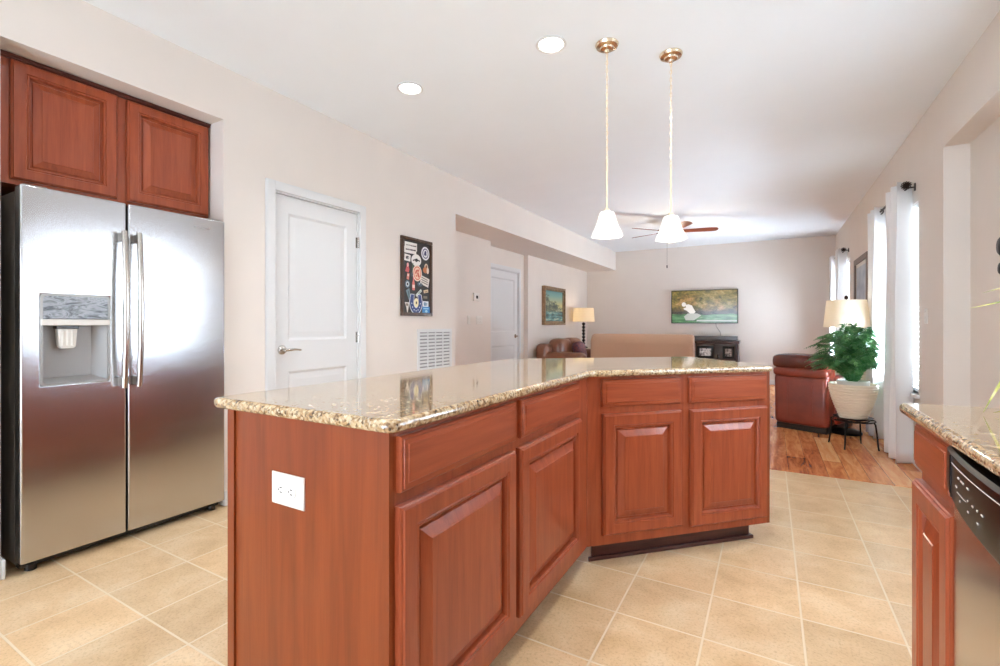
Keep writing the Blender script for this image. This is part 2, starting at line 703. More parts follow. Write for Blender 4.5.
def blind(y0, y1, z0, z1, label):
    t = thing('window_blind', label, 'blind', (XR + 0.045, (y0 + y1) / 2, z0), 0, 'blinds in the right wall windows')
    hw = (y1 - y0) / 2 - 0.006
    s = MB()
    z = 0.05
    while z < z1 - z0 - 0.05:
        a = R(-38)
        dx, dz = 0.022 * math.cos(a), 0.022 * math.sin(a)
        s.add([(-dx, -hw, z - dz), (dx, -hw, z + dz), (dx, hw, z + dz), (-dx, hw, z - dz),
               (-dx, -hw, z - dz + .002), (dx, -hw, z + dz + .002), (dx, hw, z + dz + .002), (-dx, hw, z - dz + .002)],
              [(3, 2, 1, 0), (4, 5, 6, 7), (0, 1, 5, 4), (2, 3, 7, 6), (1, 2, 6, 5), (3, 0, 4, 7)])
        z += 0.042
    s.build('slats', blind_m, t, smooth=0)
    MB().box(-0.03, 0.03, -hw, hw, z1 - z0 - 0.045, z1 - z0 - 0.003).build('head_rail', blind_m, t, bevel=0.003)
    MB().box(-0.02, 0.02, -hw, hw, 0.005, 0.025).build('bottom_rail', blind_m, t, bevel=0.003)
    c = MB()
    for yy in (-hw * 0.7, 0, hw * 0.7):
        c.box(-0.0255, -0.0245, yy - .002, yy + .002, 0.02, z1 - z0 - 0.04)
    c.build('ladder_cords', blind_m, t, smooth=0)
    return t


blind(*WIN[0], 'white slatted blind in the nearer right window, glimpsed beside the near curtain')
blind(*WIN[1], 'white slatted blind in the farther right window by the far corner')


def sill(y0, y1, z0, n):
    struct(MB().box(XR - 0.035, XR + 0.06, y0 - 0.03, y1 + 0.03, z0 - 0.03, z0).build('trim_%d' % n, white_m, bevel=0.004))


sill(WIN[0][0], WIN[0][1], 0.58, 2)
sill(WIN[1][0], WIN[1][1], 0.58, 3)


# baseboards
def base(name, segs):
    b = MB()
    for (x0, x1, y0, y1) in segs:
        b.box(x0, x1, y0, y1, 0, 0.09)
        xs, ys_ = (x1 - x0) > (y1 - y0), None
    return struct(b.build(name, white_m, bevel=0.005))


BT = 0.014
base('baseboard_left', [(XL, XL + BT, YB, 0.716), (XL - 0.1, XL + BT, 0.716, 0.716 + BT), (XL, XL + BT, 1.70, 1.979), (XL, XL + BT, 2.885, 4.205)])
base('baseboard_passage', [(XS, XS + BT, 4.205, 5.83), (XD, XD + BT, 5.83, 6.18), (XD, XD + BT, 7.16, 7.30), (XV, XV + BT, 7.30, YF)])
base('baseboard_far', [(XV + BT, XR - BT, YF - BT, YF)])
base('baseboard_right', [(XR - BT, XR, 4.27, YF), (XT - BT, XT, 1.72, 4.27), (XR, XT - BT, 4.27 - BT, 4.27)])


# ------------------------------------------------------------------ doors
def door(name, x, y0, y1, ztop, handle_y, handle_z, hinge_y=None, arch=True):
    e = struct(thing(name, None, None, (x, y0, 0), R(90)))    # local x -> +Y, local -y -> +X
    W = y1 - y0
    c = MB()
    cw = 0.057
    for (a0, a1, b0, b1) in ((-cw, 0.008, 0, ztop + cw), (W - 0.008, W + cw, 0, ztop + cw), (0.008, W - 0.008, ztop - 0.008, ztop + cw)):
        c.box(a0, a1, -0.016, 0, b0, b1)
        c.box(a0 + (0.006 if a0 < 0 else 0), a1 - (0.006 if a1 > W else 0), -0.02, -0.016, b0, b1 - 0.008)
    c.build('casing', white_m, e, bevel=0.003)
    j = MB()
    j.box(0, 0.018, 0, 0.12, 0, ztop); j.box(W - 0.018, W, 0, 0.12, 0, ztop); j.box(0.018, W - 0.018, 0, 0.12, ztop - 0.018, ztop)
    j.box(0.018, W - 0.018, 0.075, 0.12, 0.012, ztop - 0.018)
    j.build('jamb', white_m, e)
    lf = MB()
    x0, x1 = 0.022, W - 0.022
    yf = 0.012
    st = 0.105
    z1 = ztop - 0.022
    lock0, lock1 = 0.80, 1.02
    # stiles and rails as a slab with two sunk panels
    lf.box(x0, x1, yf + 0.012, yf + 0.036, 0.012, z1)
    for (a0, a1, b0, b1) in ((x0, x0 + st, 0.012, z1), (x1 - st, x1, 0.012, z1), (x0 + st, x1 - st, 0.012, 0.24), (x0 + st, x1 - st, lock0, lock1), (x0 + st, x1 - st, z1 - 0.12, z1)):
        lf.box(a0, a1, yf, yf + 0.012, b0, b1)
    for (b0, b1) in ((0.24, lock0), (lock1, z1 - 0.12)):
        pw, ph = x1 - x0 - 2 * st, b1 - b0
        vs_prof = [(0.0, -yf - 0.012), (0.0, -yf), (0.018, -yf - 0.0105), (0.034, -yf - 0.0105), (0.06, -yf - 0.003), (0.062, -yf - 0.003)]
        lf.rings(pw, ph, vs_prof, x0 + st, b0)
    lf.build('door_leaf', white_m, e, smooth=25)
    hx = handle_y - y0
    h = MB()
    h.lathe([(0.0, 0.012), (0.033, 0.012), (0.033, 0.004), (0.03, -0.001)][::-1] and [(0.033, -0.012), (0.033, -0.006), (0.028, 0.0), (0.012, 0.002), (0.011, 0.038), (0.0, 0.04)], 24, (hx, 0, handle_z), 'y')
    d = 1 if hx < W / 2 else -1
    h.tube([(hx, -0.034, handle_z), (hx + d * 0.02, -0.044, handle_z), (hx + d * 0.06, -0.046, handle_z + .003), (hx + d * 0.115, -0.04, handle_z - .004)], [0.010, 0.010, 0.008, 0.007], 10)
    h.build('door_handle', nickel_m, e)
    if hinge_y:
        for hz in (0.22, 1.03, 1.81):
            q = MB()
            q.tube([(hinge_y - y0, -0.004, hz - 0.045), (hinge_y - y0, -0.004, hz + 0.045)], 0.007, 8)
            q.box(hinge_y - y0 - 0.016, hinge_y - y0 + 0.003, 0.008, 0.0125, hz - 0.044, hz + 0.044)
            q.build('hinge', nickel_m, e)
    return e


door('door_1', XL, 2.036, 2.826, 2.066, 2.114, 0.955, hinge_y=2.808)
door('door_2', XD, 6.10, 7.105, 2.02, 7.0, 0.945)

# ------------------------------------------------------------------ cabinets
DOOR_PROF = [(0, 0), (0, 0.014), (0.003, 0.018), (0.006, 0.019), (0.009, 0.024), (0.052, 0.024), (0.055, 0.019), (0.058, 0.021), (0.062, 0.021), (0.066, 0.016), (0.068, 0.005), (0.076, 0.005), (0.079, 0.010), (0.108, 0.021), (0.110, 0.0235)]
DRAW_PROF = [(0, 0), (0, 0.012), (0.003, 0.016), (0.008, 0.0165), (0.009, 0.0195), (0.019, 0.0205), (0.021, 0.0235)]


def cab_door(parent, x0, x1, z0, z1, y=0.0, m=None):
    o = MB().rings(x1 - x0, z1 - z0, DOOR_PROF).build('door', m or wood_v, parent, smooth=20, loc=(x0, y, z0))
    return o


def cab_drawer(parent, x0, x1, z0, z1, y=0.0):
    return MB().rings(x1 - x0, z1 - z0, DRAW_PROF).build('drawer', wood_h, parent, smooth=20, loc=(x0, y, z0))


def face_frame(parent, xs, zs, depth=0.02, y=0.0):
    """stiles at xs pairs, rails at zs pairs; front at y"""
    f = MB()
    X0, X1 = xs[0][0], xs[-1][1]
    Z0, Z1 = zs[0][0], zs[-1][1]
    for a, b in xs:
        f.box(a, b, y, y + depth, Z0, Z1)
    for (a, b), (c, d) in zip(xs[:-1], xs[1:]):
        for z0, z1 in zs:
            f.box(b, c, y, y + depth, z0, z1)
    return f.build('face_frame', wood_v, parent, smooth=0)


# straight run of the island: faces +X, frame plane X=-0.725, local x = Y-0.77
isl = thing('island_cabinet', 'long cherry base cabinet of the island nearest the camera, with an outlet on its end', 'cabinet', (-0.737, 0.79, 0), R(90))
LEN = 2.10 - 0.79
b = MB()
b.box(0.018, LEN, 0.02, 0.602, 0.10, 0.891)
b.build('carcass', wood_v, isl, smooth=0)
ep = MB()
ep.box(0, 0.018, 0.0, 0.602, 0.0, 0.891)
ep.box(-0.006, 0.0, 0.578, 0.608, 0.0, 0.891)
ep.build('end_panel', wood_panel, isl, smooth=0)
face_frame(isl, [(0.0181, 0.05), (0.55, 0.635), (1.155, LEN)], [(0.10, 0.18), (0.70, 0.76), (0.86, 0.891)])
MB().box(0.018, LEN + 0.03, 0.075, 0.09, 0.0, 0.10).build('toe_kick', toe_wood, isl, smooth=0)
cab_drawer(isl, 0.022, 0.578, 0.750, 0.878)
cab_drawer(isl, 0.617, 1.168, 0.750, 0.878)
cab_door(isl, 0.018, 0.571, 0.155, 0.720)
cab_door(isl, 0.604, 1.186, 0.155, 0.720)

# angled run: faces (+X,-Y), local x along the face
ang = thing('island_cabinet', 'cherry base cabinet at the angled far end of the island', 'cabinet', (-0.737, 2.10, 0), R(45))
b = MB()
b.prism([(0.0, 0.02), (1.022, 0.02), (1.022, 0.60), (0.40, 0.60)], 0.10, 0.891)
b.build('carcass', wood_v, ang, smooth=0)
MB().box(1.022, 1.040, 0.0, 0.60, 0.10, 0.891).build('end_panel', wood_panel, ang, smooth=0)
face_frame(ang, [(0.002, 0.10), (0.46, 0.57), (0.97, 1.0219)], [(0.10, 0.18), (0.69, 0.76), (0.86, 0.891)])
t = MB()
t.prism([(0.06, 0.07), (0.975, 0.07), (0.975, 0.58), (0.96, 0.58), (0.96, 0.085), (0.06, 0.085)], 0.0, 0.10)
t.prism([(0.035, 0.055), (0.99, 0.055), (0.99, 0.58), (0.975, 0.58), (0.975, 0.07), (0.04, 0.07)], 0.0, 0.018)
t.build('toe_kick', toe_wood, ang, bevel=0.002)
cab_drawer(ang, 0.070, 0.494, 0.748, 0.875)
cab_drawer(ang, 0.544, 1.006, 0.746, 0.873)
cab_door(ang, 0.075, 0.498, 0.148, 0.714)
cab_door(ang, 0.550, 1.010, 0.138, 0.712)


def round_poly(pts, rads, n=6):
    out = []
    k = len(pts)
    for i in range(k):
        p = Vector(pts[i]); a = Vector(pts[i - 1]); b = Vector(pts[(i + 1) % k])
        r = rads[i]
        if r <= 0:
            out.append(tuple(p)); continue
        u, v = (a - p).normalized(), (b - p).normalized()
        ang_ = math.acos(max(-1, min(1, u.dot(v))))
        tlen = r / math.tan(ang_ / 2)
        p0, p1 = p + u * tlen, p + v * tlen
        for j in range(n + 1):
            tt = j / n
            q = p0 * (1 - tt) ** 2 + p * 2 * tt * (1 - tt) + p1 * tt ** 2
            out.append(tuple(q))
    return out


def slab(name, pts, rads, z0, z1, m, bev):
    o = MB().prism(round_poly(pts, rads), z0, z1).build(name, m, bevel=bev, seg=4)
    return o


ct = slab('island_countertop', [(-1.400, 0.765), (-0.706, 0.765), (-0.706, 2.065), (0.025, 2.796), (-0.46, 3.34), (-1.400, 2.56)],
          [0.03, 0.035, 0.05, 0.04, 0.04, 0.05], 0.8915, 0.922, granite_m, 0.0135)
tag(ct, 'polished speckled granite countertop on the kitchen island, bent at an angle', 'countertop')

# island outlet on the end panel
o = thing('power_outlet', 'white double power outlet sideways on the cherry end panel of the island', 'outlet', (-1.083, 0.79, 0.702))
MB().rings(0.128, 0.083, [(0, 0), (0, 0.003), (0.004, 0.006), (0.006, 0.006)], -0.064, -0.0415).build('cover_plate', plate_m, o)
for s in (-1, 1):
    r_ = MB().lathe([(0.0172, 0.0), (0.0172, 0.0075), (0.0160, 0.0085), (0.0, 0.0085)], 24, (s * 0.0205 , 0, 0), 'y').build('receptacle', plate_m, o)
    q = MB()
    for zz in (-0.006, 0.006):
        q.box(s * 0.0205 - 0.004, s * 0.0205 + 0.005, -0.0092, -0.0084, zz - 0.0012, zz + 0.0012)
    q.lathe([(0.0022, 0.0084), (0.0022, 0.0092)], 10, (s * 0.0205 - 0.0095, 0, 0), 'y')
    q.build('slots', slot_m, r_)

# ------------------------------------------------------------------ right counter
ctr = slab('counter_countertop', [(0.312, 1.715), (0.312, -0.6), (1.015, -0.6), (1.015, 1.715)], [0.03, 0.0, 0.0, 0.0], 0.8835, 0.914, granite_m, 0.0135)
tag(ctr, 'polished speckled granite worktop over the dishwasher at the right', 'countertop')
rc = thing('base_cabinet', 'narrow cherry base cabinet at the end of the right counter, next to the dishwasher', 'cabinet', (0.355, 1.665, 0), R(-90))
RW = 0.305
b = MB()
b.box(0.0, RW, 0.02, 0.64, 0.10, 0.883)
b.build('carcass', wood_v, rc, smooth=0)
face_frame(rc, [(0.0, 0.035), (0.27, RW)], [(0.10, 0.18), (0.70, 0.76), (0.86, 0.883)])
MB().box(0.0, RW, 0.075, 0.09, 0.0, 0.10).build('toe_kick', toe_wood, rc, smooth=0)
cab_drawer(rc, 0.012, 0.302, 0.752, 0.870)
cab_door(rc, 0.006, 0.302, 0.13, 0.718)

dw = thing('dishwasher', 'stainless dishwasher with black control panel under the right counter', 'dishwasher', (0.355, 1.355, 0), R(-90))
DWW = 0.60
MB().box(0.004, DWW - 0.004, 0.02, 0.6, 0.06, 0.872).build('tub_body', steel_side, dw)
d_ = MB()
d_.prism_x([(0.018, 0.115), (-0.014, 0.115), (-0.016, 0.13), (-0.016, 0.79), (0.018, 0.79)], 0.004, DWW - 0.004)
d_.build('door', steel_m, dw, bevel=0.004)
# bowed black control panel: lower edge curves down to the middle
cp = MB()
n = 20
vs = []
for i in range(n + 1):
    u = i / n
    x = 0.003 + u * (DWW - 0.006)
    dip = 0.042 * max(0, math.sin(PI * u)) ** 0.8
    bow = 0.022 * max(0, math.sin(PI * u)) ** 0.7
    vs += [(x, 0.018, 0.875), (x, -0.020 - bow, 0.875), (x, -0.026 - bow, 0.868), (x, -0.027 - bow, 0.80 - dip * 0.8), (x, -0.020 - bow * 0.5, 0.782 - dip), (x, 0.018, 0.782 - dip)]
fs = []
for i in range(n):
    for k in range(6):
        k2 = (k + 1) % 6
        fs.append((i * 6 + k, i * 6 + k2, i * 6 + 6 + k2, i * 6 + 6 + k))
fs += [tuple(range(6)), tuple(n * 6 + k for k in range(6))]
cp.add(vs, fs)
cpo = cp.build('control_panel', gloss_black, dw)


def bow_at(x):
    u = (x - 0.003) / (DWW - 0.006)
    return -0.0268 - 0.022 * max(0, math.sin(PI * u)) ** 0.7


mk = MB()
mk_m = mat('pale_print', S(205, 203, 198), 0.5)
for (x, z, w_, h_) in [(0.135, 0.836, .005, .003), (0.142, 0.836, .003, .003), (0.155, 0.835, .012, .0028), (0.17, 0.835, .006, .0028), (0.195, 0.834, 0.01, .0025),
                       (0.118, 0.816, .004, .003), (0.124, 0.816, .004, .003), (0.13, 0.808, .06, .0008), (0.2, 0.812, .003, .003), (0.225, 0.811, .007, .0025), (0.25, .811, .004, .003), (0.27, .811, .009, .0025),
                       (0.15, 0.796, .005, .0035), (0.2, 0.793, .007, .0028), (0.25, 0.79, .007, .0028)]:
    k = max(1, int(w_ / 0.012))
    for i in range(k):
        xa, xb = x + w_ * i / k, x + w_ * (i + 1) / k
        mk.add([(xa, bow_at(xa) - .0006, z), (xb, bow_at(xb) - .0006, z), (xb, bow_at(xb) - .0006, z + h_), (xa, bow_at(xa) - .0006, z + h_),
                (xa, bow_at(xa) + .0015, z), (xb, bow_at(xb) + .0015, z), (xb, bow_at(xb) + .0015, z + h_), (xa, bow_at(xa) + .0015, z + h_)],
               [(0, 1, 2, 3), (7, 6, 5, 4), (0, 4, 5, 1), (2, 6, 7, 3), (1, 5, 6, 2), (3, 7, 4, 0)])
mk.build('button_markings', mk_m, cpo, smooth=0)
q = MB()
q.tube([(0.08 + 0.45 * i / 24, bow_at(0.08 + 0.45 * i / 24) + 0.0004, 0.853) for i in range(25)], 0.0009, 6)
q.build('panel_groove', mk_m, cpo)
MB().box(0.004, DWW - 0.004, 0.03, 0.05, 0.0, 0.10).build('kick_plate', black_m, dw)
q = MB()
q.tube([(0.075, bow_at(0.075) - 0.001, 0.868), (0.075, bow_at(0.075) - 0.001, 0.80), (0.085, bow_at(0.085) - 0.001, 0.785)], 0.0015, 6)
q.build('panel_seam', black_m, cpo)

oc = thing('base_cabinet', 'cherry base cabinet on the near side of the dishwasher, beside the camera', 'cabinet', (0.355, 0.75, 0), R(-90))
MB().box(0.0, 1.33, 0.02, 0.64, 0.10, 0.883).build('carcass', wood_v, oc, smooth=0)
face_frame(oc, [(0.0, 0.04), (0.64, 0.69), (1.29, 1.33)], [(0.10, 0.18), (0.70, 0.76), (0.86, 0.883)])
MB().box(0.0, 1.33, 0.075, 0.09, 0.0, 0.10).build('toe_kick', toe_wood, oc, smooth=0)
for a in (0.02, 0.675):
    cab_drawer(oc, a, a + 0.63, 0.752, 0.87)
    cab_door(oc, a, a + 0.63, 0.13, 0.718)

# ------------------------------------------------------------------ upper cabinet above the fridge
uc = thing('upper_cabinet', 'cherry two-door wall cabinet in the alcove above the refrigerator', 'cabinet', (-3.12, 0.73, 1.80), R(90))
UW = 0.966
MB().box(0.0, UW, 0.02, 0.62, 0.0, 0.605).build('carcass', wood_v, uc, smooth=0)
face_frame(uc, [(0.0, 0.06), (0.46, 0.53), (0.945, UW)], [(0.0, 0.04), (0.57, 0.605)])
cab_door(uc, 0.055, 0.475, 0.022, 0.588)
cab_door(uc, 0.520, 0.958, 0.022, 0.585)
cm = MB()
cm.prism_x([(0.02, 0.588), (-0.010, 0.588), (-0.018, 0.592), (-0.018, 0.598), (-0.026, 0.601), (-0.030, 0.607), (0.02, 0.607)], 0.0, UW)
cm.build('crown_moulding', toe_wood, uc, smooth=25)

# ------------------------------------------------------------------ refrigerator
fr = thing('refrigerator', 'large stainless side-by-side refrigerator with water dispenser in the alcove', 'refrigerator', (-2.91, 0.767, 0), R(90))
FW = 0.913
MB().box(0.006, FW - 0.006, 0.085, 0.78, 0.03, 1.745).build('body', steel_side, fr, bevel=0.004)
k = MB()
k.box(0.01, FW - 0.01, 0.05, 0.10, 0.018, 0.055)
k.build('kick_grille', black_m, fr, bevel=0.003)
for xx in (0.05, FW - 0.05):
    MB().lathe([(0.022, 0.0), (0.022, 0.03)], 16, (xx, 0.06, 0)).build('foot', black_m, fr)
for xx in (0.012, FW - 0.10):
    MB().box(xx, xx + 0.088, 0.02, 0.12, 1.7455, 1.772).build('hinge_cover', steel_side, fr, bevel=0.005)
DZ0, DZ1 = 0.052, 1.765
# dispenser hole in the left door (local x, z)
hx0, hx1, hz0, hz1 = 0.069, 0.326, 0.85, 1.272
lx0, lx1 = 0.0, 0.4005


def grid_slab(xs, zs, y0, y1, holes):
    m = MB()
    for i in range(len(xs) - 1):
        for j in range(len(zs) - 1):
            if (i, j) in holes:
                continue
            a0, a1, b0, b1 = xs[i], xs[i + 1], zs[j], zs[j + 1]
            m.add([(a0, y0, b0), (a1, y0, b0), (a1, y0, b1), (a0, y0, b1)], [(0, 1, 2, 3)])
            m.add([(a0, y1, b0), (a1, y1, b0), (a1, y1, b1), (a0, y1, b1)], [(3, 2, 1, 0)])
    def side(p, q):
        m.add([(p[0], y0, p[1]), (q[0], y0, q[1]), (q[0], y1, q[1]), (p[0], y1, p[1])], [(0, 1, 2, 3)])
    for j in range(len(zs) - 1):
        side((xs[0], zs[j]), (xs[0], zs[j + 1])); side((xs[-1], zs[j]), (xs[-1], zs[j + 1]))
    for i in range(len(xs) - 1):
        side((xs[i], zs[0]), (xs[i + 1], zs[0])); side((xs[i], zs[-1]), (xs[i + 1], zs[-1]))
    for (i, j) in holes:
        a0, a1, b0, b1 = xs[i], xs[i + 1], zs[j], zs[j + 1]
        side((a0, b0), (a0, b1)); side((a1, b0), (a1, b1)); side((a0, b0), (a1, b0)); side((a0, b1), (a1, b1))
    return m


ld = grid_slab([lx0, hx0, hx1, lx1], [DZ0, hz0, hz1, DZ1], 0.0, 0.075, {(1, 1)}).build('door', steel_m, fr, bevel=0.007, seg=3, weld=True)
rd = MB().box(0.4085, FW, 0.0, 0.075, DZ0, DZ1).build('door', steel_m, fr, bevel=0.009, seg=3)
MB().box(0.400, 0.409, 0.03, 0.08, DZ0 + 0.01, DZ1 - 0.01).build('gasket', black_m, fr, smooth=0)
# tiny badge at the upper right
bd = MB()
for i in range(7):
    bd.box(0.735 + i * 0.013, 0.744 + i * 0.013, -0.001, 0.002, 1.700, 1.708)
bd.build('badge', steel_side, rd, smooth=0)


def fr_handle(x, parent, s):
    pts, rs = [], []
    zc, hl = 1.21, 0.40
    nn = 24
    for i in range(nn + 1):
        u = -1 + 2 * i / nn
        pts.append((x, -0.052 - 0.022 * (1 - u * u), zc + hl * u))
        rs.append(0.0125 + 0.003 * (1 - abs(u)))
    h = MB()
    h.tube(pts, rs, 14)
    h.build('handle', nickel_m, parent)
    for zz in (zc - hl + 0.03, zc + hl - 0.03):
        MB().box(x - 0.010, x + 0.010, -0.052, 0.002, zz - 0.022, zz + 0.022).build('handle_mount', steel_side, parent, bevel=0.004)


fr_handle(0.372, ld, -1)
fr_handle(0.437, rd, 1)
disp = MB()
# cavity liner
disp.add([(hx0, 0.072, hz0), (hx1, 0.072, hz0), (hx1, 0.072, hz1), (hx0, 0.072, hz1)], [(0, 1, 2, 3)])
liner_m = mat('grey_dispenser_plastic', S(150, 148, 146), 0.35)
display_m = mat('smoky_display_plastic', S(110, 112, 114), 0.3)
n_ = noise(display_m, coords(display_m, (5, 5, 12)), 2.2, 3, 0.6, 2.0)
lk(display_m, ramp(display_m, n_.outputs[0], [(0.36, S(44, 46, 50)), (0.45, S(104, 106, 110)), (0.56, S(150, 152, 156)), (0.66, S(66, 68, 72))]), pr_(display_m).inputs['Base Color'])
e = 0.004
c = MB()
c.box(hx0 + e, hx1 - e, 0.066, 0.072, hz0 + e, 1.13)                           # back
c.box(hx0 + 0.0005, hx0 + e, 0.003, 0.072, hz0 + e, 1.13)
c.add([(hx1 - e, 0.003, hz0 + e), (hx1 - 0.05, 0.066, hz0 + e), (hx1 - 0.05, 0.066, 1.13), (hx1 - e, 0.003, 1.13)], [(0, 1, 2, 3)])
c.add([(hx0 + e, -0.002, hz0 + e), (hx1 - e, -0.002, hz0 + e), (hx1 - e, 0.066, hz0 + 0.03), (hx0 + e, 0.066, hz0 + 0.03)], [(0, 1, 2, 3)])
c.build('dispenser_recess', liner_m, ld, smooth=20)
bz = MB()
bez = round_poly([(hx0 - 0.004, hz0 - 0.004), (hx1 + 0.004, hz0 - 0.004), (hx1 + 0.004, hz1 + 0.004), (hx0 - 0.004, hz1 + 0.004)], [0.022] * 4, 5)
bin_ = round_poly([(hx0 + 0.006, hz0 + 0.006), (hx1 - 0.006, hz0 + 0.006), (hx1 - 0.006, hz1 - 0.006), (hx0 + 0.006, hz1 - 0.006)], [0.018] * 4, 5)
nb = len(bez)
vs = [(x, -0.003, z) for x, z in bez] + [(x, -0.003, z) for x, z in bin_] + [(x, 0.006, z) for x, z in bez] + [(x, 0.006, z) for x, z in bin_]
fs = []
for i in range(nb):
    j = (i + 1) % nb
    fs += [(i, j, nb + j, nb + i), (i, 2 * nb + i, 2 * nb + j, j), (nb + i, nb + j, 3 * nb + j, 3 * nb + i)]
bz.add(vs, fs)
bz.build('dispenser_bezel', steel_side, ld)
dp = MB().box(hx0 + 0.004, hx1 - 0.004, -0.002, 0.05, 1.158, hz1 - 0.004).build('dispenser_display', display_m, ld, bevel=0.004)
MB().box(hx0 - 0.002, hx1 + 0.002, -0.010, 0.06, 1.128, 1.157).build('dispenser_ledge', plate_m, ld, bevel=0.003)
sp = MB()
sp.box(0.127, 0.212, 0.012, 0.06, 1.112, 1.128)
sp.build('nozzle_collar', black_m, ld, bevel=0.003)
pd = MB()
pd.prism_y([(0.132, 1.112), (0.206, 1.112), (0.200, 1.028), (0.19, 1.018), (0.148, 1.018), (0.138, 1.028)], 0.014, 0.052)
for i in range(3):
    pd.box(0.146 + i * 0.018, 0.156 + i * 0.018, 0.010, 0.016, 1.03, 1.108)
pd.build('dispenser_paddle', plate_m, ld, bevel=0.003)

# ------------------------------------------------------------------ left wall items
# framed board of stickers: local x along +Y, -y out of the wall
st = thing('sticker_board', 'dark brown framed board covered with colourful stickers on the left wall', 'picture', (XL, 3.318, 1.217), R(90))
SW, SH = 0.456, 0.742
brown_frame = wood('dark_brown_frame', S(50, 34, 24), S(72, 50, 36), S(92, 66, 48))
f = MB()
fwid = 0.032
f.box(0, SW, -0.024, 0, 0, fwid); f.box(0, SW, -0.024, 0, SH - fwid, SH); f.box(0, fwid, -0.024, 0, fwid, SH - fwid); f.box(SW - fwid, SW, -0.024, 0, fwid, SH - fwid)
f.build('frame', brown_frame, st, bevel=0.004)
MB().box(fwid, SW - fwid, -0.010, 0, fwid, SH - fwid).build('backing', mat('black_board', S(34, 32, 32), 0.5), st)
PIX = {}


def pmat(r, g, b):
    k = (r, g, b)
    if k not in PIX:
        PIX[k] = mat('print_%02x%02x%02x' % k, S(r, g, b), 0.45)
    return PIX[k]


def disc(cx, cz, rx, rz, n=28):
    return [(cx + rx * math.cos(2 * PI * i / n), cz + rz * math.sin(2 * PI * i / n)) for i in range(n)]


def rect(cx, cz, w_, h_, a=0):
    ca, sa = math.cos(R(a)), math.sin(R(a))
    return [(cx + x * ca - z * sa, cz + x * sa + z * ca) for x, z in ((-w_ / 2, -h_ / 2), (w_ / 2, -h_ / 2), (w_ / 2, h_ / 2), (-w_ / 2, h_ / 2))]


def sticker(layers):
    """layers: (outline, rgb) from bottom to top, one mesh with one material each"""
    m = MB()
    ms = []
    for i, (pts, rgb) in enumerate(layers):
        pm = pmat(*rgb)
        if pm not in ms:
            ms.append(pm)
        m.cur = ms.index(pm)
        m.prism_y(pts, -0.0112 - 0.0005 * i, -0.0095)
    return m.build('sticker', ms, st, smooth=0)


# photo zoom frame of the board: u 0..1 left-right, v 0..1 bottom-top
def U(u):
    return u * SW


def V(v):
    return v * SH


def strokes(cx, cz, w_, n, rgb, h_=0.011):
    random.seed(int(cx * 1000 + cz * 77))
    out = []
    x = cx - w_ / 2
    step = w_ / n
    for i in range(n):
        out.append((rect(x + step * (i + 0.5), cz + random.uniform(-.001, .001), step * random.uniform(.4, .65), h_ * random.uniform(.75, 1)), rgb))
    return out


WHT = (232, 228, 222)
sticker([(rect(U(.31), V(.885), .175, .075, 0), WHT), (rect(U(.29), V(.835), .17, .06), WHT)] + strokes(U(.31), V(.895), .15, 8, (90, 74, 76), .013) + strokes(U(.29), V(.84), .14, 8, (96, 80, 84), .014))
sticker([(disc(U(.78), V(.83), .062, .066), (222, 224, 230)), (disc(U(.78), V(.83), .046, .05), (48, 58, 100)), (disc(U(.78), V(.83), .036, .040), (220, 222, 228)), (disc(U(.78), V(.845), .014, .016), (52, 62, 104)), (rect(U(.78), V(.815), .03, .018, 12), (52, 62, 104)), (rect(U(.75), V(.83), .012, .03, -20), (52, 62, 104))])
sticker([(rect(U(.2), V(.735), .085, .062, -4), WHT)] + [(disc(U(.2), V(.735), .024, .016), (70, 66, 70)), (rect(U(.22), V(.73), .02, .008, 30), WHT)])
sticker([(disc(U(.48), V(.72), .072, .058), (236, 234, 230)), (rect(U(.44), V(.725), .07, .012, 18), (30, 30, 32)), (rect(U(.53), V(.725), .06, .012, -14), (30, 30, 32)), (disc(U(.48), V(.72), .02, .016), (30, 30, 32))])
sticker([(disc(U(.51), V(.555), .068, .078), (236, 210, 190)), (disc(U(.51), V(.555), .056, .066), (206, 110, 86)), (disc(U(.51), V(.555), .046, .055), (232, 196, 170)), (rect(U(.47), V(.57), .020, .04, -30), (196, 90, 72)), (rect(U(.54), V(.535), .022, .05, 25), (196, 90, 72)), (disc(U(.53), V(.59), .014, .012), (196, 90, 72)), (rect(U(.48), V(.52), .02, .02, 10), (206, 120, 96))])
sticker([(disc(U(.81), V(.65), .028, .036), (206, 186, 160)), (disc(U(.78), V(.61), .035, .03), (190, 116, 66)), (disc(U(.86), V(.605), .018, .03), (224, 206, 184)), (disc(U(.81), V(.66), .012, .014), (120, 70, 44))])
sticker([([(U(.13), V(.56)), (U(.24), V(.55)), (U(.26), V(.59)), (U(.2), V(.67)), (U(.17), V(.62))], (196, 84, 84)), (disc(U(.21), V(.645), .014, .02), (228, 170, 160))])
sticker([(rect(U(.36), V(.59), .012, .13, -6), (66, 98, 74)), (disc(U(.34), V(.53), .016, .022), (58, 68, 78))])
sticker([(rect(U(.22), V(.5), .032, .06, -10), (206, 122, 104)), (rect(U(.22), V(.515), .022, .02, -10), (232, 200, 184))])
sticker([(rect(U(.76), V(.46), .13, .085, -14), (216, 212, 204))] + [(rect(U(.75) + .0, V(.46) + dz, .10, .011, -14), (128, 122, 118)) for dz in (.026, .004, -.018)])
sticker([(disc(U(.2), V(.4), .034, .036), (86, 110, 122)), (disc(U(.2), V(.4), .022, .024), (206, 214, 214)), (disc(U(.2), V(.4), .012, .013), (34, 40, 48))])
sticker([([(U(.35), V(.33)), (U(.43), V(.33)), (U(.43), V(.42)), (U(.405), V(.46)), (U(.405), V(.5)), (U(.375), V(.5)), (U(.375), V(.46)), (U(.35), V(.42))], (214, 116, 110)), (rect(U(.39), V(.38), .036, .03), (238, 206, 196))])
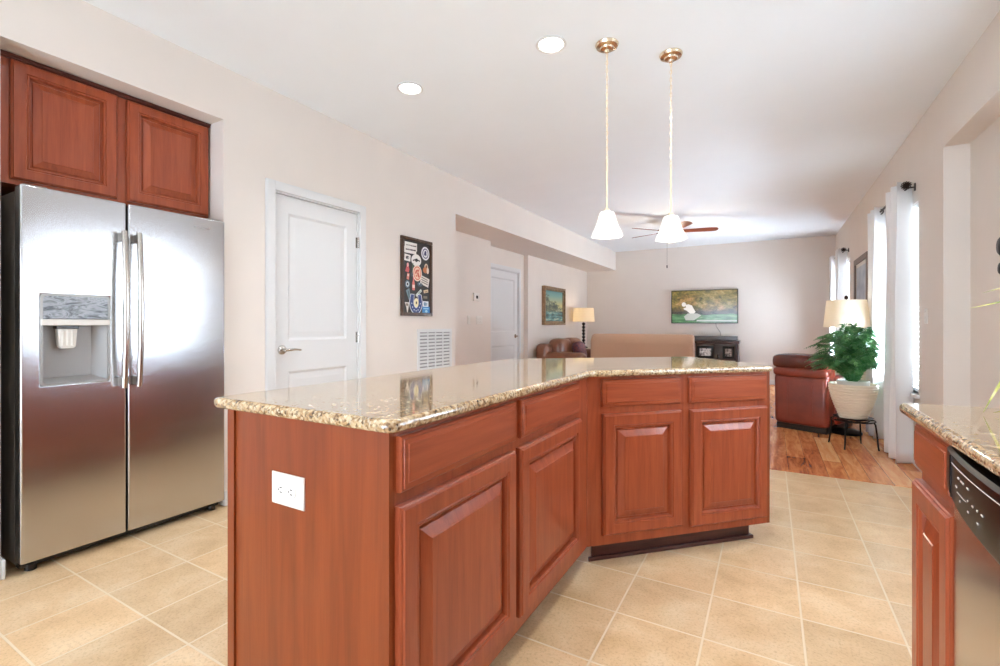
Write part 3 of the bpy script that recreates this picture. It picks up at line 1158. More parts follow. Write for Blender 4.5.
sticker([([(U(.15), V(.32)), (U(.26), V(.35)), (U(.3), V(.21)), (U(.25), V(.2))], (112, 140, 146)), (rect(U(.24), V(.27), .012, .07, 12), (70, 92, 100))])
sticker([(rect(U(.56), V(.3), .1, .026, 38), (206, 214, 206)), (rect(U(.58), V(.31), .04, .01, 38), (130, 150, 130))])
sticker([(disc(U(.6), V(.415), .04, .022), (64, 82, 96)), (disc(U(.58), V(.42), .01, .008), (160, 176, 182))])
sticker([(rect(U(.8), V(.33), .07, .03, 10), (206, 184, 146)), (rect(U(.8), V(.325), .04, .008, 10), (140, 110, 76))])
sticker([(rect(U(.78), V(.25), .06, .024), (116, 110, 92))])


# horseshoe emblem
def shoe(rx, rz, t, up):
    cx, cz = U(.47), V(.18)
    out, inn = [], []
    for i in range(25):
        a = R(180 + 180 * i / 24)
        out.append((cx + rx * math.cos(a), cz + rz * math.sin(a)))
        inn.append((cx + (rx - t) * math.cos(a), cz + (rz - t) * math.sin(a)))
    pts = [(cx - rx * .82, cz + up)] + out + [(cx + rx * .82, cz + up), (cx + (rx - t) * .78, cz + up)] + inn[::-1] + [(cx - (rx - t) * .78, cz + up)]
    return pts


def quads(pts, rgb, lst):
    n2 = len(pts) // 2
    a, b = pts[:n2], pts[n2:][::-1]
    for i in range(n2 - 1):
        lst.append(([a[i], a[i + 1], b[i + 1], b[i]], rgb))


m = MB()
ms = [pmat(226, 230, 238), pmat(44, 66, 122), pmat(236, 226, 180), pmat(60, 56, 40)]
for li, (rx, rz, t, up, ci) in enumerate([(.098, .118, .068, .075, 0), (.090, .110, .052, .070, 1)]):
    q = []
    quads(shoe(rx, rz, t, up), None, q)
    m.cur = ci
    for pts, _ in q:
        m.prism_y(pts, -0.0112 - 0.0005 * li, -0.0095)
m.cur = 0
for i in range(7):
    a = R(190 + 160 * i / 6)
    m.prism_y(disc(U(.47) + .064 * math.cos(a), V(.18) + .084 * math.sin(a), .006, .006, 10), -.0122, -.0095)
m.cur = 2
m.prism_y(disc(U(.48), V(.17), .034, .044), -.0115, -.0095)
m.cur = 3
m.prism_y(disc(U(.48), V(.17), .010, .014, 12), -.0125, -.0095)
m.build('sticker', ms, st, smooth=0)
sticker([([(U(.12), V(.17)), (U(.25), V(.17)), (U(.23), V(.1)), (U(.2), V(.02)), (U(.17), V(.1))], (228, 224, 216)), (disc(U(.185), V(.14), .016, .014), (140, 126, 112))])
sticker([(rect(U(.79), V(.16), .085, .055), (226, 232, 236)), (rect(U(.76), V(.16), .028, .035), (104, 140, 160)), (rect(U(.82), V(.16), .022, .03), (150, 170, 184))])
sticker([(rect(U(.81), V(.075), .12, .075), (44, 128, 190)), (rect(U(.8), V(.1), .08, .012), (150, 200, 226)), (disc(U(.81), V(.065), .02, .012), (170, 214, 232))])

# return air grille
vt = thing('return_vent', 'white return air grille low on the left wall beneath the sticker board', 'vent', (XL, 3.56, 0.45), R(90))
VW, VH = 0.56, 0.64
f = MB()
fb = 0.032
for (a0, a1, b0, b1) in ((0, VW, 0, fb), (0, VW, VH - fb, VH), (0, fb, fb, VH - fb), (VW - fb, VW, fb, VH - fb)):
    f.box(a0, a1, -0.012, 0, b0, b1)
f.build('frame', white_m, vt, bevel=0.003)
MB().box(fb, VW - fb, -0.001, 0, fb, VH - fb).build('duct_shadow', mat('painted_duct_shade', S(150, 150, 150), 0.9), vt, smooth=0)  # grey sheet; the shade inside the duct is put into its colour
nsl = 17
for i in range(nsl):
    z = fb + (VH - 2 * fb) * (i + 0.5) / nsl
    q = MB()
    q.add([(fb, -0.010, z - 0.013), (VW - fb, -0.010, z - 0.013), (VW - fb, -0.002, z + 0.006), (fb, -0.002, z + 0.006),
           (fb, -0.011, z - 0.012), (VW - fb, -0.011, z - 0.012), (VW - fb, -0.003, z + 0.007), (fb, -0.003, z + 0.007)],
          [(0, 1, 2, 3), (7, 6, 5, 4), (0, 4, 5, 1), (2, 6, 7, 3), (1, 5, 6, 2), (3, 7, 4, 0)])
    q.build('louver', white_m, vt, smooth=0)
for i in range(1, 4):
    x = fb + (VW - 2 * fb) * i / 4
    MB().box(x - 0.006, x + 0.006, -0.0125, -0.004, fb, VH - fb).build('divider', white_m, vt, smooth=0)

# thermostat and switches on the passage wall
th = thing('thermostat', 'small white thermostat on the passage wall above the light switches', 'thermostat', (XS, 5.36, 1.455), R(90))
MB().rings(0.13, 0.11, [(0, 0), (0, 0.02), (0.006, 0.026), (0.008, 0.026)]).build('case', plate_m, th)
MB().box(0.045, 0.09, -0.0275, -0.02, 0.035, 0.075).build('display', mat('dark_lcd', S(40, 42, 40), 0.2), th)


def switch(label, x, y, z, rot, gangs, g=None):
    w_ = 0.07 + 0.046 * (gangs - 1)
    t = thing('light_switch', label, 'light switch', (x, y, z), rot)
    MB().rings(w_, 0.115, [(0, 0), (0, 0.003), (0.004, 0.006), (0.006, 0.006)]).build('cover_plate', plate_m, t)
    for i in range(gangs):
        cx = 0.035 + 0.046 * i
        MB().prism_x([(-0.005, 0.025), (-0.010, 0.028), (-0.007, 0.0575), (-0.010, 0.086), (-0.005, 0.09)], cx - 0.016, cx + 0.016).build('rocker', plate_m, t, smooth=0)
    return t


switch('single white light switch on the passage wall, left of the triple one', XS, 5.225, 1.14, R(90), 1)
switch('triple white light switch below the thermostat on the passage wall', XS, 5.44, 1.14, R(90), 3)
switch('white light switch on the right wall beside the near curtain', XR, 4.70, 1.14, R(-90), 1)

# ------------------------------------------------------------------ ceiling lights
dl = thing('recessed_light', 'round white recessed ceiling light, the left one nearer the door', 'ceiling light', (-2.123, 2.48, H), 0, 'recessed ceiling lights')
MB().lathe([(0.085, 0.0), (0.088, -0.006), (0.078, -0.010), (0.070, -0.006), (0.068, 0.0)], 36).build('trim_ring', white_m, dl)
MB().lathe([(0.0, -0.004), (0.069, -0.004), (0.069, -0.0005), (0.0, -0.0005)], 36).build('lens', led_m, dl)
copy_tree(dl, (-1.089, 2.493, H), 'round white recessed ceiling light, the right one nearer the pendants')
copy_tree(dl, (-2.123, 0.95, H), 'added round recessed ceiling light, out of view, nearest the refrigerator')  # this fixture and the next three are added, out of view
copy_tree(dl, (-1.089, 0.95, H), 'added round recessed ceiling light, out of view, over the near end of the island')
copy_tree(dl, (-0.055, 0.95, H), 'added round recessed ceiling light, out of view, over the aisle beside the dishwasher')
copy_tree(dl, (-0.055, 2.48, H), 'added round recessed ceiling light, out of view, over the aisle beyond the right counter')
spot('downlight_beam', (-0.055, 0.95, H - 0.02), 33, (0.95, 0.97, 1.0), 150)  # added lamp, brightens the island fronts and aisle floor
spot('downlight_beam', (-0.055, 2.48, H - 0.02), 27, (0.95, 0.97, 1.0), 150)  # added lamp, brightens the aisle and the right wall
spot('downlight_beam', (-2.123, 0.95, H - 0.02), 8, (0.95, 0.97, 1.0), 150)  # added lamp, brightens the upper cabinet
spot('downlight_beam', (-1.089, 0.95, H - 0.02), 17, (0.95, 0.97, 1.0), 150)  # added lamp, lights the island end from above
spot('downlight_beam', (-2.123, 2.48, H - 0.02), 33, (0.95, 0.97, 1.0))
spot('downlight_beam', (-1.089, 2.493, H - 0.02), 33, (0.95, 0.97, 1.0))

# ------------------------------------------------------------------ pendants
pn = thing('pendant_light', 'white glass pendant on a chain over the island, the left and nearer one', 'pendant light', (-0.811, 2.652, H), 0, 'pendant lights over the island')
MB().lathe([(0.064, 0.0), (0.066, -0.006), (0.060, -0.018), (0.040, -0.024), (0.036, -0.032), (0.014, -0.036), (0.010, -0.050), (0.0, -0.052)], 36).build('canopy', brass_m, pn)
ch = MB()
z = -0.052
zend = -0.66
kk = 0
while z > zend:
    pts = []
    for i in range(12):
        a = 2 * PI * i / 12
        u, v = 0.0055 * math.cos(a), 0.014 * math.sin(a)
        pts.append((u, 0, z - 0.011 + v) if kk % 2 == 0 else (0, u, z - 0.011 + v))
    ch.tube(pts, 0.0018, 6, closed=True)
    z -= 0.0225
    kk += 1
ch.tube([(0.003, 0.002, -0.05), (-0.003, 0.003, -0.25), (0.003, -0.003, -0.45), (0, 0, -0.66)], 0.0016, 6)
ch.build('chain', chain_m, pn)
MB().lathe([(0.007, -0.665), (0.0075, -0.66), (0.006, -0.67), (0.0055, -0.94), (0.014, -0.945), (0.016, -0.965), (0.0, -0.966)], 14).build('stem', chain_m, pn)


def facet(a, z):
    return 1 + 0.035 * math.cos(6 * a)


sh = MB().lathe([(0.020, -0.962), (0.037, -0.964), (0.043, -0.975), (0.052, -1.01), (0.066, -1.05), (0.081, -1.080), (0.088, -1.098), (0.0865, -1.103), (0.078, -1.080), (0.063, -1.05), (0.049, -1.01), (0.039, -0.979), (0.018, -0.970)], 48, flute=facet).build('shade', glass_lit, pn)
MB().ellipsoid((0, 0, -1.03), (0.022, 0.022, 0.03)).build('bulb', bulb_m, pn)
pn2 = copy_tree(pn, (-0.511, 2.938, H), 'white glass pendant on a chain over the island, the right and farther one')
point('pendant_glow', (-0.811, 2.652, 1.66), 1.1, (1, 0.93, 0.82), 0.012)
point('pendant_glow', (-0.511, 2.938, 1.66), 1.1, (1, 0.93, 0.82), 0.012)

# ------------------------------------------------------------------ ceiling fan
FX, FY = -1.30, 7.40
fan = thing('ceiling_fan', 'brown five-blade ceiling fan with light over the living room', 'ceiling fan', (FX, FY, H), R(14))
MB().lathe([(0.07, 0.0), (0.072, -0.02), (0.045, -0.055), (0.018, -0.06), (0.016, -0.12), (0.0, -0.12)], 28).build('canopy', bronze_m, fan)
MB().lathe([(0.03, -0.115), (0.09, -0.125), (0.115, -0.15), (0.115, -0.20), (0.09, -0.23), (0.05, -0.24), (0.05, -0.26), (0.0, -0.261)], 32).build('motor', bronze_m, fan)
blade_m = wood('reddish_fan_blade', S(96, 44, 26), S(128, 66, 42), S(150, 84, 56), scale=(1.2, 12, 12))
for i in range(5):
    q = MB()
    pts = [(0.17, -0.045), (0.30, -0.055), (0.55, -0.066), (0.63, -0.060), (0.66, -0.03), (0.667, 0), (0.66, 0.03), (0.63, 0.060), (0.55, 0.066), (0.30, 0.055), (0.17, 0.045)]
    tl = R(-12)
    top, bot = [], []
    for (x, y) in pts:
        top.append((x, y * math.cos(tl), -0.205 + y * math.sin(tl)))
        bot.append((x, y * math.cos(tl), -0.212 + y * math.sin(tl)))
    nn = len(pts)
    q.add(top + bot, [tuple(range(nn)), tuple(range(nn, 2 * nn))[::-1]] + [(i_, nn + i_, nn + (i_ + 1) % nn, (i_ + 1) % nn) for i_ in range(nn)])
    bl = q.build('blade', blade_m, fan, smooth=0, rotz=2 * PI * i / 5)
    MB().box(0.08, 0.22, -0.02, 0.02, -0.2125, -0.200).build('blade_arm', bronze_m, bl, bevel=0.003)
MB().lathe([(0.055, -0.262), (0.10, -0.275), (0.125, -0.30), (0.11, -0.34), (0.06, -0.365), (0.0, -0.372)], 32).build('light_bowl', mat('frosted_fan_glass', S(246, 240, 228), 0.4, emit=0.8, ecol=S(255, 240, 214)), fan)
MB().tube([(-0.04, 0, -0.25), (-0.042, 0, -0.70)], 0.0018, 6).build('pull_chain', bronze_m, fan)
MB().lathe([(0.0, -0.76), (0.008, -0.752), (0.009, -0.72), (0.003, -0.71)], 12, (-0.042, 0, 0)).build('chain_knob', bronze_m, fan)
point('fan_lamp', (FX, FY, H - 0.45), 12, WARM, 0.09)

# ------------------------------------------------------------------ living room: television, console
tv = thing('television', 'flat television showing a pond scene, hung on the far wall', 'television', (-1.778, YF, 1.165))
TW, TH = 1.24, 0.672
MB().box(0, TW, -0.05, -0.004, 0, TH).build('cabinet', black_m, tv, bevel=0.004)
MB().box(0.4, 0.84, -0.0045, 0, 0.18, 0.5).build('wall_mount', iron_m, tv, smooth=0)


def screen_mat():
    m = mat('screen_picture', S(0, 0, 0), 0.15)
    v = coords(m)
    sep = nd(m, 'ShaderNodeSeparateXYZ')
    lk(m, v, sep.inputs[0])
    n = noise(m, coords(m, (1, 1, 1.6)), 9, 5, 0.65, 0.4)
    fol = ramp(m, n.outputs[0], [(0.3, S(52, 44, 30)), (0.42, S(110, 96, 52)), (0.52, S(146, 124, 66)), (0.6, S(178, 140, 96)), (0.7, S(196, 168, 128))])
    n3 = noise(m, coords(m), 2.4, 2)
    warm = ramp(m, n3.outputs[0], [(0.45, (0.8, 0.9, 0.7, 1)), (0.65, (1.25, 0.95, 0.8, 1))])
    fol = mix(m, 1.0, fol, warm, 'MULTIPLY')
    n2 = noise(m, coords(m, (1, 1, 5)), 5, 3)
    wat = ramp(m, n2.outputs[0], [(0.35, S(46, 88, 50)), (0.55, S(84, 132, 82)), (0.7, S(132, 160, 118))])
    bank = ramp(m, n.outputs[0], [(0.4, S(34, 30, 26)), (0.62, S(88, 76, 60))])
    # z bands wobble a little
    a = nd(m, 'ShaderNodeMath', operation='MULTIPLY_ADD')
    lk(m, n3.outputs[0], a.inputs[0])
    a.inputs[1].default_value = 0.12
    lk(m, sep.outputs[2], a.inputs[2])
    f1 = ramp(m, a.outputs[0], [(0.245, (0, 0, 0, 1)), (0.25, (1, 1, 1, 1))])
    f2 = ramp(m, a.outputs[0], [(0.30, (0, 0, 0, 1)), (0.38, (1, 1, 1, 1))])
    c = mix(m, f1, wat, bank)
    c = mix(m, f2, c, fol)
    lk(m, c, pr_(m).inputs['Emission Color'])
    pr_(m).inputs['Emission Strength'].default_value = 0.6
    return m


scr = MB().box(0.014, TW - 0.014, -0.0515, -0.045, 0.014, TH - 0.014).build('screen', screen_mat(), tv, smooth=0)
fig_m = mat('pale_screen_figure', S(20, 20, 20), 0.2, emit=0.62, ecol=S(232, 222, 214))
fig2_m = mat('grey_screen_reflection', S(20, 20, 20), 0.2, emit=0.5, ecol=S(196, 196, 186))
q = MB()
q.prism_y(disc(0.245, 0.385, 0.04, 0.045, 16), -0.0522, -0.050)
q.prism_y([(0.27, 0.38), (0.34, 0.385), (0.40, 0.36), (0.43, 0.30), (0.47, 0.23), (0.44, 0.2), (0.36, 0.2), (0.30, 0.26), (0.25, 0.28), (0.24, 0.31), (0.29, 0.32)], -0.0522, -0.050)
q.cur = 1
q.prism_y([(0.32, 0.2), (0.50, 0.2), (0.58, 0.16), (0.44, 0.06), (0.28, 0.06), (0.25, 0.14)], -0.0522, -0.050)
q.prism_y([(0.48, 0.04), (1.22, 0.035), (1.22, 0.06), (0.5, 0.07)], -0.0522, -0.050)
q.build('screen_figure', [fig_m, fig2_m], scr, smooth=0)
tc = MB()
tc.tube([(0.838, -0.03, 0.025), (0.848, -0.02, -0.065), (0.918, -0.012, -0.175), (0.938, -0.012, -0.315)], 0.006, 8)
tc.build('power_cord', mat('grey_cord', S(150, 140, 128), 0.6), tv)

cn = thing('media_console', 'dark wood media console with open shelf below the television', 'console', (-1.36, YF - 0.42, 0))
CW, CD = 0.865, 0.395
q = MB(); q.box(-0.015, CW, -0.01, CD, 0.775, 0.83); q.build('top', dark_wood, cn, bevel=0.004)
for xx in (0.02, CW - 0.07):
    MB().box(xx, xx + 0.05, 0.01, CD - 0.01, 0.0, 0.775).build('side_panel', dark_wood, cn, bevel=0.003)
MB().box(0.07, CW - 0.07, 0.015, CD - 0.01, 0.455, 0.485).build('shelf', dark_wood, cn, bevel=0.003)
MB().box(0.07, CW - 0.07, 0.015, CD - 0.01, 0.06, 0.10).build('shelf', dark_wood, cn, bevel=0.003)
sb = thing('sound_bar', 'long dark grey box lying on the media console', 'speaker', (-1.355, YF - 0.30, 0.83))
MB().box(0, 0.82, 0, 0.2, 0.006, 0.085).build('housing', mat('smoke_grey_gloss', S(84, 80, 78), 0.2), sb, bevel=0.008)
MB().box(0.03, 0.79, 0.02, 0.18, 0.0, 0.006).build('feet', black_m, sb, smooth=0)


def photo_frame(x, y, z, w_, h_, label, rz):
    t = thing('photo_frame', label, 'photo frame', (x, y, z), rz, None)
    fw_ = 0.045
    m_ = MB()
    ty = 0.03
    for (a0, a1, b0, b1) in ((0, w_, 0, fw_), (0, w_, h_ - fw_, h_), (0, fw_, fw_, h_ - fw_), (w_ - fw_, w_, fw_, h_ - fw_)):
        m_.box(a0, a1, 0, 0.02, b0, b1)
    m_.build('frame', black_m, t, bevel=0.003)
    pm = mat('grey_photo_print', S(190, 188, 186), 0.4)
    nn = noise(pm, coords(pm), 22, 3)
    lk(pm, ramp(pm, nn.outputs[0], [(0.38, S(70, 68, 70)), (0.47, S(190, 188, 186)), (0.7, S(228, 226, 224))]), pr_(pm).inputs['Base Color'])
    MB().box(fw_, w_ - fw_, 0.006, 0.016, fw_, h_ - fw_).build('photo', pm, t, smooth=0)
    MB().box(w_ / 2 - 0.02, w_ / 2 + 0.02, 0.02, 0.075, 0, h_ * 0.6).build('easel_back', black_m, t, smooth=0)
    return t


photo_frame(-1.245, YF - 0.33, 0.485, 0.30, 0.235, 'black landscape photo frame on the console shelf, the left wider one', R(3))
photo_frame(-0.79, YF - 0.33, 0.485, 0.20, 0.235, 'black upright photo frame on the console shelf, the right narrower one', R(-6))
fg = MB()
fg.lathe([(0.0, 0.0), (0.022, 0.0), (0.024, 0.02), (0.016, 0.045), (0.02, 0.06), (0.015, 0.08), (0.0, 0.085)], 16)
tag(fg.build('figurine', dark_wood, loc=(-0.87, YF - 0.32, 0.485)), 'tiny dark ornament between the two photo frames', 'ornament')

# ------------------------------------------------------------------ tan sofa seen from behind
ts = thing('sofa', 'tan upholstered sofa seen from behind, in the middle of the living room', 'sofa', (-1.69, 7.1, 0))
SWD = 1.50


def rbox(x0, x1, y0, y1, z0, z1, name, m, parent, bev=0.04, seg=4):
    return MB().box(x0, x1, y0, y1, z0, z1).build(name, m, parent, bevel=bev, seg=seg)


MB().prism_x([(0.0, 0.08), (0.25, 0.08), (0.30, 0.5), (0.22, 0.995), (0.06, 0.995), (-0.02, 0.9)], -SWD / 2, SWD / 2).build('back', tan_m, ts, bevel=0.05, seg=4)
rbox(-SWD / 2, SWD / 2, 0.25, 0.92, 0.08, 0.34, 'base', tan_m, ts, 0.03)
for s in (-1, 1):
    a = s * (SWD / 2 - 0.1)
    rbox(a - 0.1, a + 0.1, 0.2, 0.92, 0.08, 0.62, 'arm', tan_m, ts, 0.06)
    rbox(min(0, s * 0.64), max(0, s * 0.64), 0.28, 0.94, 0.34, 0.48, 'seat_cushion', tan_m, ts, 0.05)
    rbox(min(0, s * 0.64), max(0, s * 0.64), 0.24, 0.42, 0.48, 0.9, 'back_cushion', tan_m, ts, 0.06)
    for yy in (0.05, 0.86):
        MB().lathe([(0.02, 0), (0.028, 0.08)], 12, (s * 0.66, yy, 0)).build('leg', dark_wood, ts)

# ------------------------------------------------------------------ brown leather sofa along the left wall (faces +X)
ls = thing('sofa', 'brown leather sofa against the left wall under the landscape painting', 'sofa', (-3.58, 7.48, 0), R(90))
LW = 1.56     # along Y = local x ; local -y -> +X (front)
rbox(0, LW, -0.92, 0, 0.06, 0.32, 'base', brown_leather, ls, 0.04)
rbox(0.0, LW, -0.24, 0.0, 0.3, 0.80, 'back', brown_leather, ls, 0.08)
for a in (0.0, LW - 0.24):
    rbox(a, a + 0.24, -0.90, -0.06, 0.06, 0.66, 'arm', brown_leather, ls, 0.09, 5)
for i in range(2):
    x0 = 0.24 + i * 0.54
    rbox(x0, x0 + 0.535, -0.93, -0.2, 0.32, 0.47, 'seat_cushion', brown_leather, ls, 0.06)
    MB().ellipsoid((x0 + 0.27, -0.27, 0.665), (0.29, 0.16, 0.225), (0.55, 0.6), 28, 16).build('back_cushion', brown_leather, ls)
for a in (0.08, LW - 0.08):
    for yy in (-0.84, -0.1):
        MB().lathe([(0.02, 0), (0.026, 0.06)], 10, (a, yy, 0)).build('leg', dark_wood, ls)
pl = thing('throw_pillow', 'patterned dark red throw pillow on the brown leather sofa', 'pillow', (-3.05, 8.30, 0.655), R(90))
pil_m = fabric('patterned_pillow_cloth', S(126, 66, 62), S(62, 44, 66), 30)
MB().ellipsoid((0, 0, 0), (0.2, 0.08, 0.175), (0.6, 0.5), 24, 14).build('cushion', pil_m, pl).rotation_euler = (R(-14), 0, 0)

# painting above the sofa
pt = thing('painting', 'gilt framed lake landscape painting on the living room left wall', 'picture', (XV, 7.86, 1.13), R(90))
PW, PH = 1.0, 0.72
gold_m = wood('worn_gilt_frame', S(92, 70, 48), S(132, 104, 74), S(168, 140, 104), scale=(8, 8, 8))
f = MB()
for ins, d0, d1 in ((0.0, 0.035, 0.07), (0.035, 0.02, 0.045)):
    t = 0.04
    a0, a1, b0, b1 = ins, PW - ins, ins, PH - ins
    for (p0, p1, q0, q1) in ((a0, a1, b0, b0 + t), (a0, a1, b1 - t, b1), (a0, a0 + t, b0 + t, b1 - t), (a1 - t, a1, b0 + t, b1 - t)):
        f.box(p0, p1, -d1, 0, q0, q1)
f.build('frame', gold_m, pt, bevel=0.006)


def landscape_mat():
    m = mat('oil_landscape', S(90, 120, 120), 0.4)
    v = coords(m)
    sep = nd(m, 'ShaderNodeSeparateXYZ')
    lk(m, v, sep.inputs[0])
    sky = ramp(m, sep.outputs[2], [(0.38, S(196, 184, 124)), (0.55, S(120, 160, 150)), (0.68, S(70, 128, 136))])
    n = noise(m, coords(m, (1, 1, 2.2)), 6, 5, 0.7)
    land = ramp(m, n.outputs[0], [(0.36, S(34, 42, 34)), (0.48, S(70, 84, 66)), (0.56, S(120, 120, 90)), (0.64, S(176, 190, 176))])
    n2 = noise(m, coords(m, (1, 1, 6)), 4, 3)
    wat = ramp(m, n2.outputs[0], [(0.4, S(36, 70, 74)), (0.55, S(86, 146, 150)), (0.68, S(196, 206, 178))])
    # tree mass rises towards the left
    a = nd(m, 'ShaderNodeMath', operation='MULTIPLY_ADD')
    lk(m, sep.outputs[0], a.inputs[0]); a.inputs[1].default_value = 0.28; lk(m, sep.outputs[2], a.inputs[2])
    a2 = nd(m, 'ShaderNodeMath', operation='MULTIPLY_ADD')
    lk(m, n.outputs[0], a2.inputs[0]); a2.inputs[1].default_value = 0.5; lk(m, a.outputs[0], a2.inputs[2])
    f1 = ramp(m, a2.outputs[0], [(0.80, (0, 0, 0, 1)), (0.83, (1, 1, 1, 1))])
    f2 = ramp(m, sep.outputs[2], [(0.23, (0, 0, 0, 1)), (0.27, (1, 1, 1, 1))])
    c = mix(m, f1, land, sky)
    c = mix(m, f2, wat, c)
    lk(m, c, pr_(m).inputs['Base Color'])
    return m


MB().box(0.07, PW - 0.07, -0.03, -0.01, 0.07, PH - 0.07).build('canvas', landscape_mat(), pt, smooth=0)

# end table and table lamp in the far left corner
et = thing('end_table', 'small pale end table in the far left corner beside the leather sofa', 'table', (-3.36, 9.37, 0))
pale_m = wood('pale_table_top', S(206, 190, 168), S(222, 208, 188), S(234, 222, 206))
MB().box(-0.22, 0.22, -0.24, 0.24, 0.625, 0.655).build('table_top', pale_m, et, bevel=0.006)
MB().box(-0.19, 0.19, -0.2, 0.2, 0.54, 0.625).build('apron', pale_m, et, bevel=0.003)
for sx in (-1, 1):
    for sy in (-1, 1):
        MB().lathe([(0.014, 0), (0.022, 0.54)], 10, (sx * 0.165, sy * 0.18, 0)).build('leg', pale_m, et)
tl = thing('table_lamp', 'lit table lamp with dark twisted base in the far left corner', 'lamp', (-3.36, 9.37, 0.655))
MB().lathe([(0.085, 0), (0.085, 0.02), (0.05, 0.035), (0.03, 0.06), (0.0, 0.06)], 24).build('base', iron_m, tl)
tw = MB()
prof = []
for i in range(7):
    z0 = 0.06 + i * 0.068
    prof += [(0.014, z0), (0.034, z0 + 0.018), (0.036, z0 + 0.036), (0.014, z0 + 0.062)]
tw.lathe(prof, 20)
tw.build('stem', iron_m, tl)
MB().lathe([(0.008, 0.53), (0.008, 0.66)], 10).build('socket', nickel_m, tl)
MB().lathe([(0.225, 0.545), (0.205, 0.825), (0.2035, 0.825), (0.2235, 0.545), (0.225, 0.545)], 40).build('shade', shade_lit, tl)
MB().ellipsoid((0, 0, 0.70), (0.03, 0.03, 0.04)).build('bulb', bulb_m, tl)
point('table_lamp_bulb', (-3.36, 9.37, 1.36), 6, WARM, 0.04)

# ------------------------------------------------------------------ red leather armchair, seen from behind at an angle
ca_ = math.atan2(-0.20, 0.46)
ac = thing('armchair', 'red-brown leather armchair turned away, right of the island', 'armchair', (0.035, 6.05, 0), ca_)
AW, AD = 0.52, 0.80     # local x along the back, +y towards its front (away from the camera)
MB().prism_x([(0.0, 0.06), (0.22, 0.06), (0.30, 0.40), (0.22, 0.70), (0.05, 0.70), (-0.01, 0.55)], 0.0, AW).build('back', red_leather, ac, bevel=0.045, seg=4)
MB().ellipsoid((AW / 2, 0.10, 0.735), (AW / 2 + 0.02, 0.14, 0.085), (0.5, 0.35), 28, 14).build('headrest', leather('dark_red_leather', S(96, 42, 32), S(74, 32, 26), 0.22), ac)
MB().ellipsoid((AW / 2, 0.06, 0.625), (AW / 2 + 0.005, 0.10, 0.055), (0.5, 0.3), 28, 14).build('shoulder_roll', red_leather, ac)
rbox(0.02, AW - 0.02, 0.20, AD, 0.06, 0.36, 'base', red_leather, ac, 0.04)
rbox(0.06, AW - 0.06, 0.22, AD + 0.02, 0.36, 0.47, 'seat_cushion', red_leather, ac, 0.05)
for a in (-0.05, AW - 0.07):
    rbox(a, a + 0.12, 0.18, AD, 0.08, 0.60, 'arm', red_leather, ac, 0.05, 4)
sm_ = MB()
for a in (0.14, AW - 0.14):
    sm_.tube([(a, -0.002, 0.16), (a, -0.012, 0.5), (a, -0.008, 0.55)], 0.004, 6)
sm_.build('back_seams', red_leather, ac)
MB().box(0.02, AW - 0.02, 0.03, AD - 0.02, 0.002, 0.062).build('plinth', black_m, ac, smooth=0)

# ------------------------------------------------------------------ floor lamp behind the plant
fl = thing('floor_lamp', 'floor lamp with cream drum shade standing behind the potted plant', 'lamp', (0.69, 6.06, 0.002))
MB().lathe([(0.135, 0.0), (0.138, 0.02), (0.12, 0.035), (0.03, 0.045), (0.0, 0.045)], 32).build('base', gloss_black, fl)
MB().lathe([(0.014, 0.04), (0.012, 1.33)], 14).build('pole', iron_m, fl)
MB().lathe([(0.200, 1.105), (0.172, 1.385), (0.1705, 1.385), (0.1985, 1.105), (0.200, 1.105)], 44).build('shade', shade_cream, fl)
MB().lathe([(0.006, 1.33), (0.006, 1.395), (0.016, 1.40), (0.018, 1.42), (0.008, 1.435), (0.0, 1.437)], 14).build('finial', bronze_m, fl)
sp_ = MB()
for a in range(3):
    an = 2 * PI * a / 3
    sp_.tube([(0.005 * math.cos(an), 0.005 * math.sin(an), 1.38), (0.171 * math.cos(an), 0.171 * math.sin(an), 1.38)], 0.0025, 6)
sp_.build('shade_spider', bronze_m, fl)
MB().ellipsoid((0, 0, 1.25), (0.03, 0.03, 0.04)).build('bulb', bulb_m, fl)
point('floor_lamp_bulb', (0.69, 6.06, 1.31), 3.5, (1, 0.93, 0.82), 0.02)

# ------------------------------------------------------------------ plant stand, pot and plant
PX, PY = 0.665, 5.40
ps = thing('plant_stand', 'low black iron plant stand with splayed legs on the wood floor', 'plant stand', (PX, PY, 0.002), R(20))
ring = [(0.165 * math.cos(2 * PI * i / 36), 0.165 * math.sin(2 * PI * i / 36), 0.253) for i in range(36)]
q = MB()
q.tube(ring, 0.006, 8, closed=True)
q.tube([(0.72 * x, 0.72 * y, 0.253) for x, y, z in ring], 0.005, 8, closed=True)
for a in (0, PI / 2):
    q.tube([(-0.162 * math.cos(a), -0.162 * math.sin(a), 0.251), (0.162 * math.cos(a), 0.162 * math.sin(a), 0.251)], 0.005, 8)
q.build('ring_top', iron_m, ps)
for k in range(4):
    a = PI / 4 + PI / 2 * k
    c_, s_ = math.cos(a), math.sin(a)
    q = MB()
    q.tube([(c_ * r_, s_ * r_, z_) for r_, z_ in ((0.158, 0.250), (0.170, 0.232), (0.178, 0.17), (0.190, 0.04), (0.196, 0.006))], 0.007, 8)
    q.build('leg', iron_m, ps)
sr = thing('saucer', 'round black saucer under the ribbed pot on the iron stand', 'saucer', (PX, PY, 0.262))
MB().lathe([(0.0, 0.0), (0.115, 0.0), (0.150, 0.018), (0.153, 0.022), (0.147, 0.022), (0.113, 0.006), (0.0, 0.006)], 40).build('dish', gloss_black, sr)
pp = thing('potted_plant', 'bushy green fern in a ribbed cream pot on the iron stand', 'plant', (PX, PY, 0.270))
prof = [(0.0, 0.0), (0.104, 0.0)]
for i in range(105):
    u = i / 104
    r_ = 0.106 + 0.084 * math.sin(u * PI / 2 * 0.96) ** 1.05
    rib = 0.005 * abs(math.sin(i * PI / 8)) - 0.004
    prof.append((r_ + rib, 0.005 + 0.315 * u))
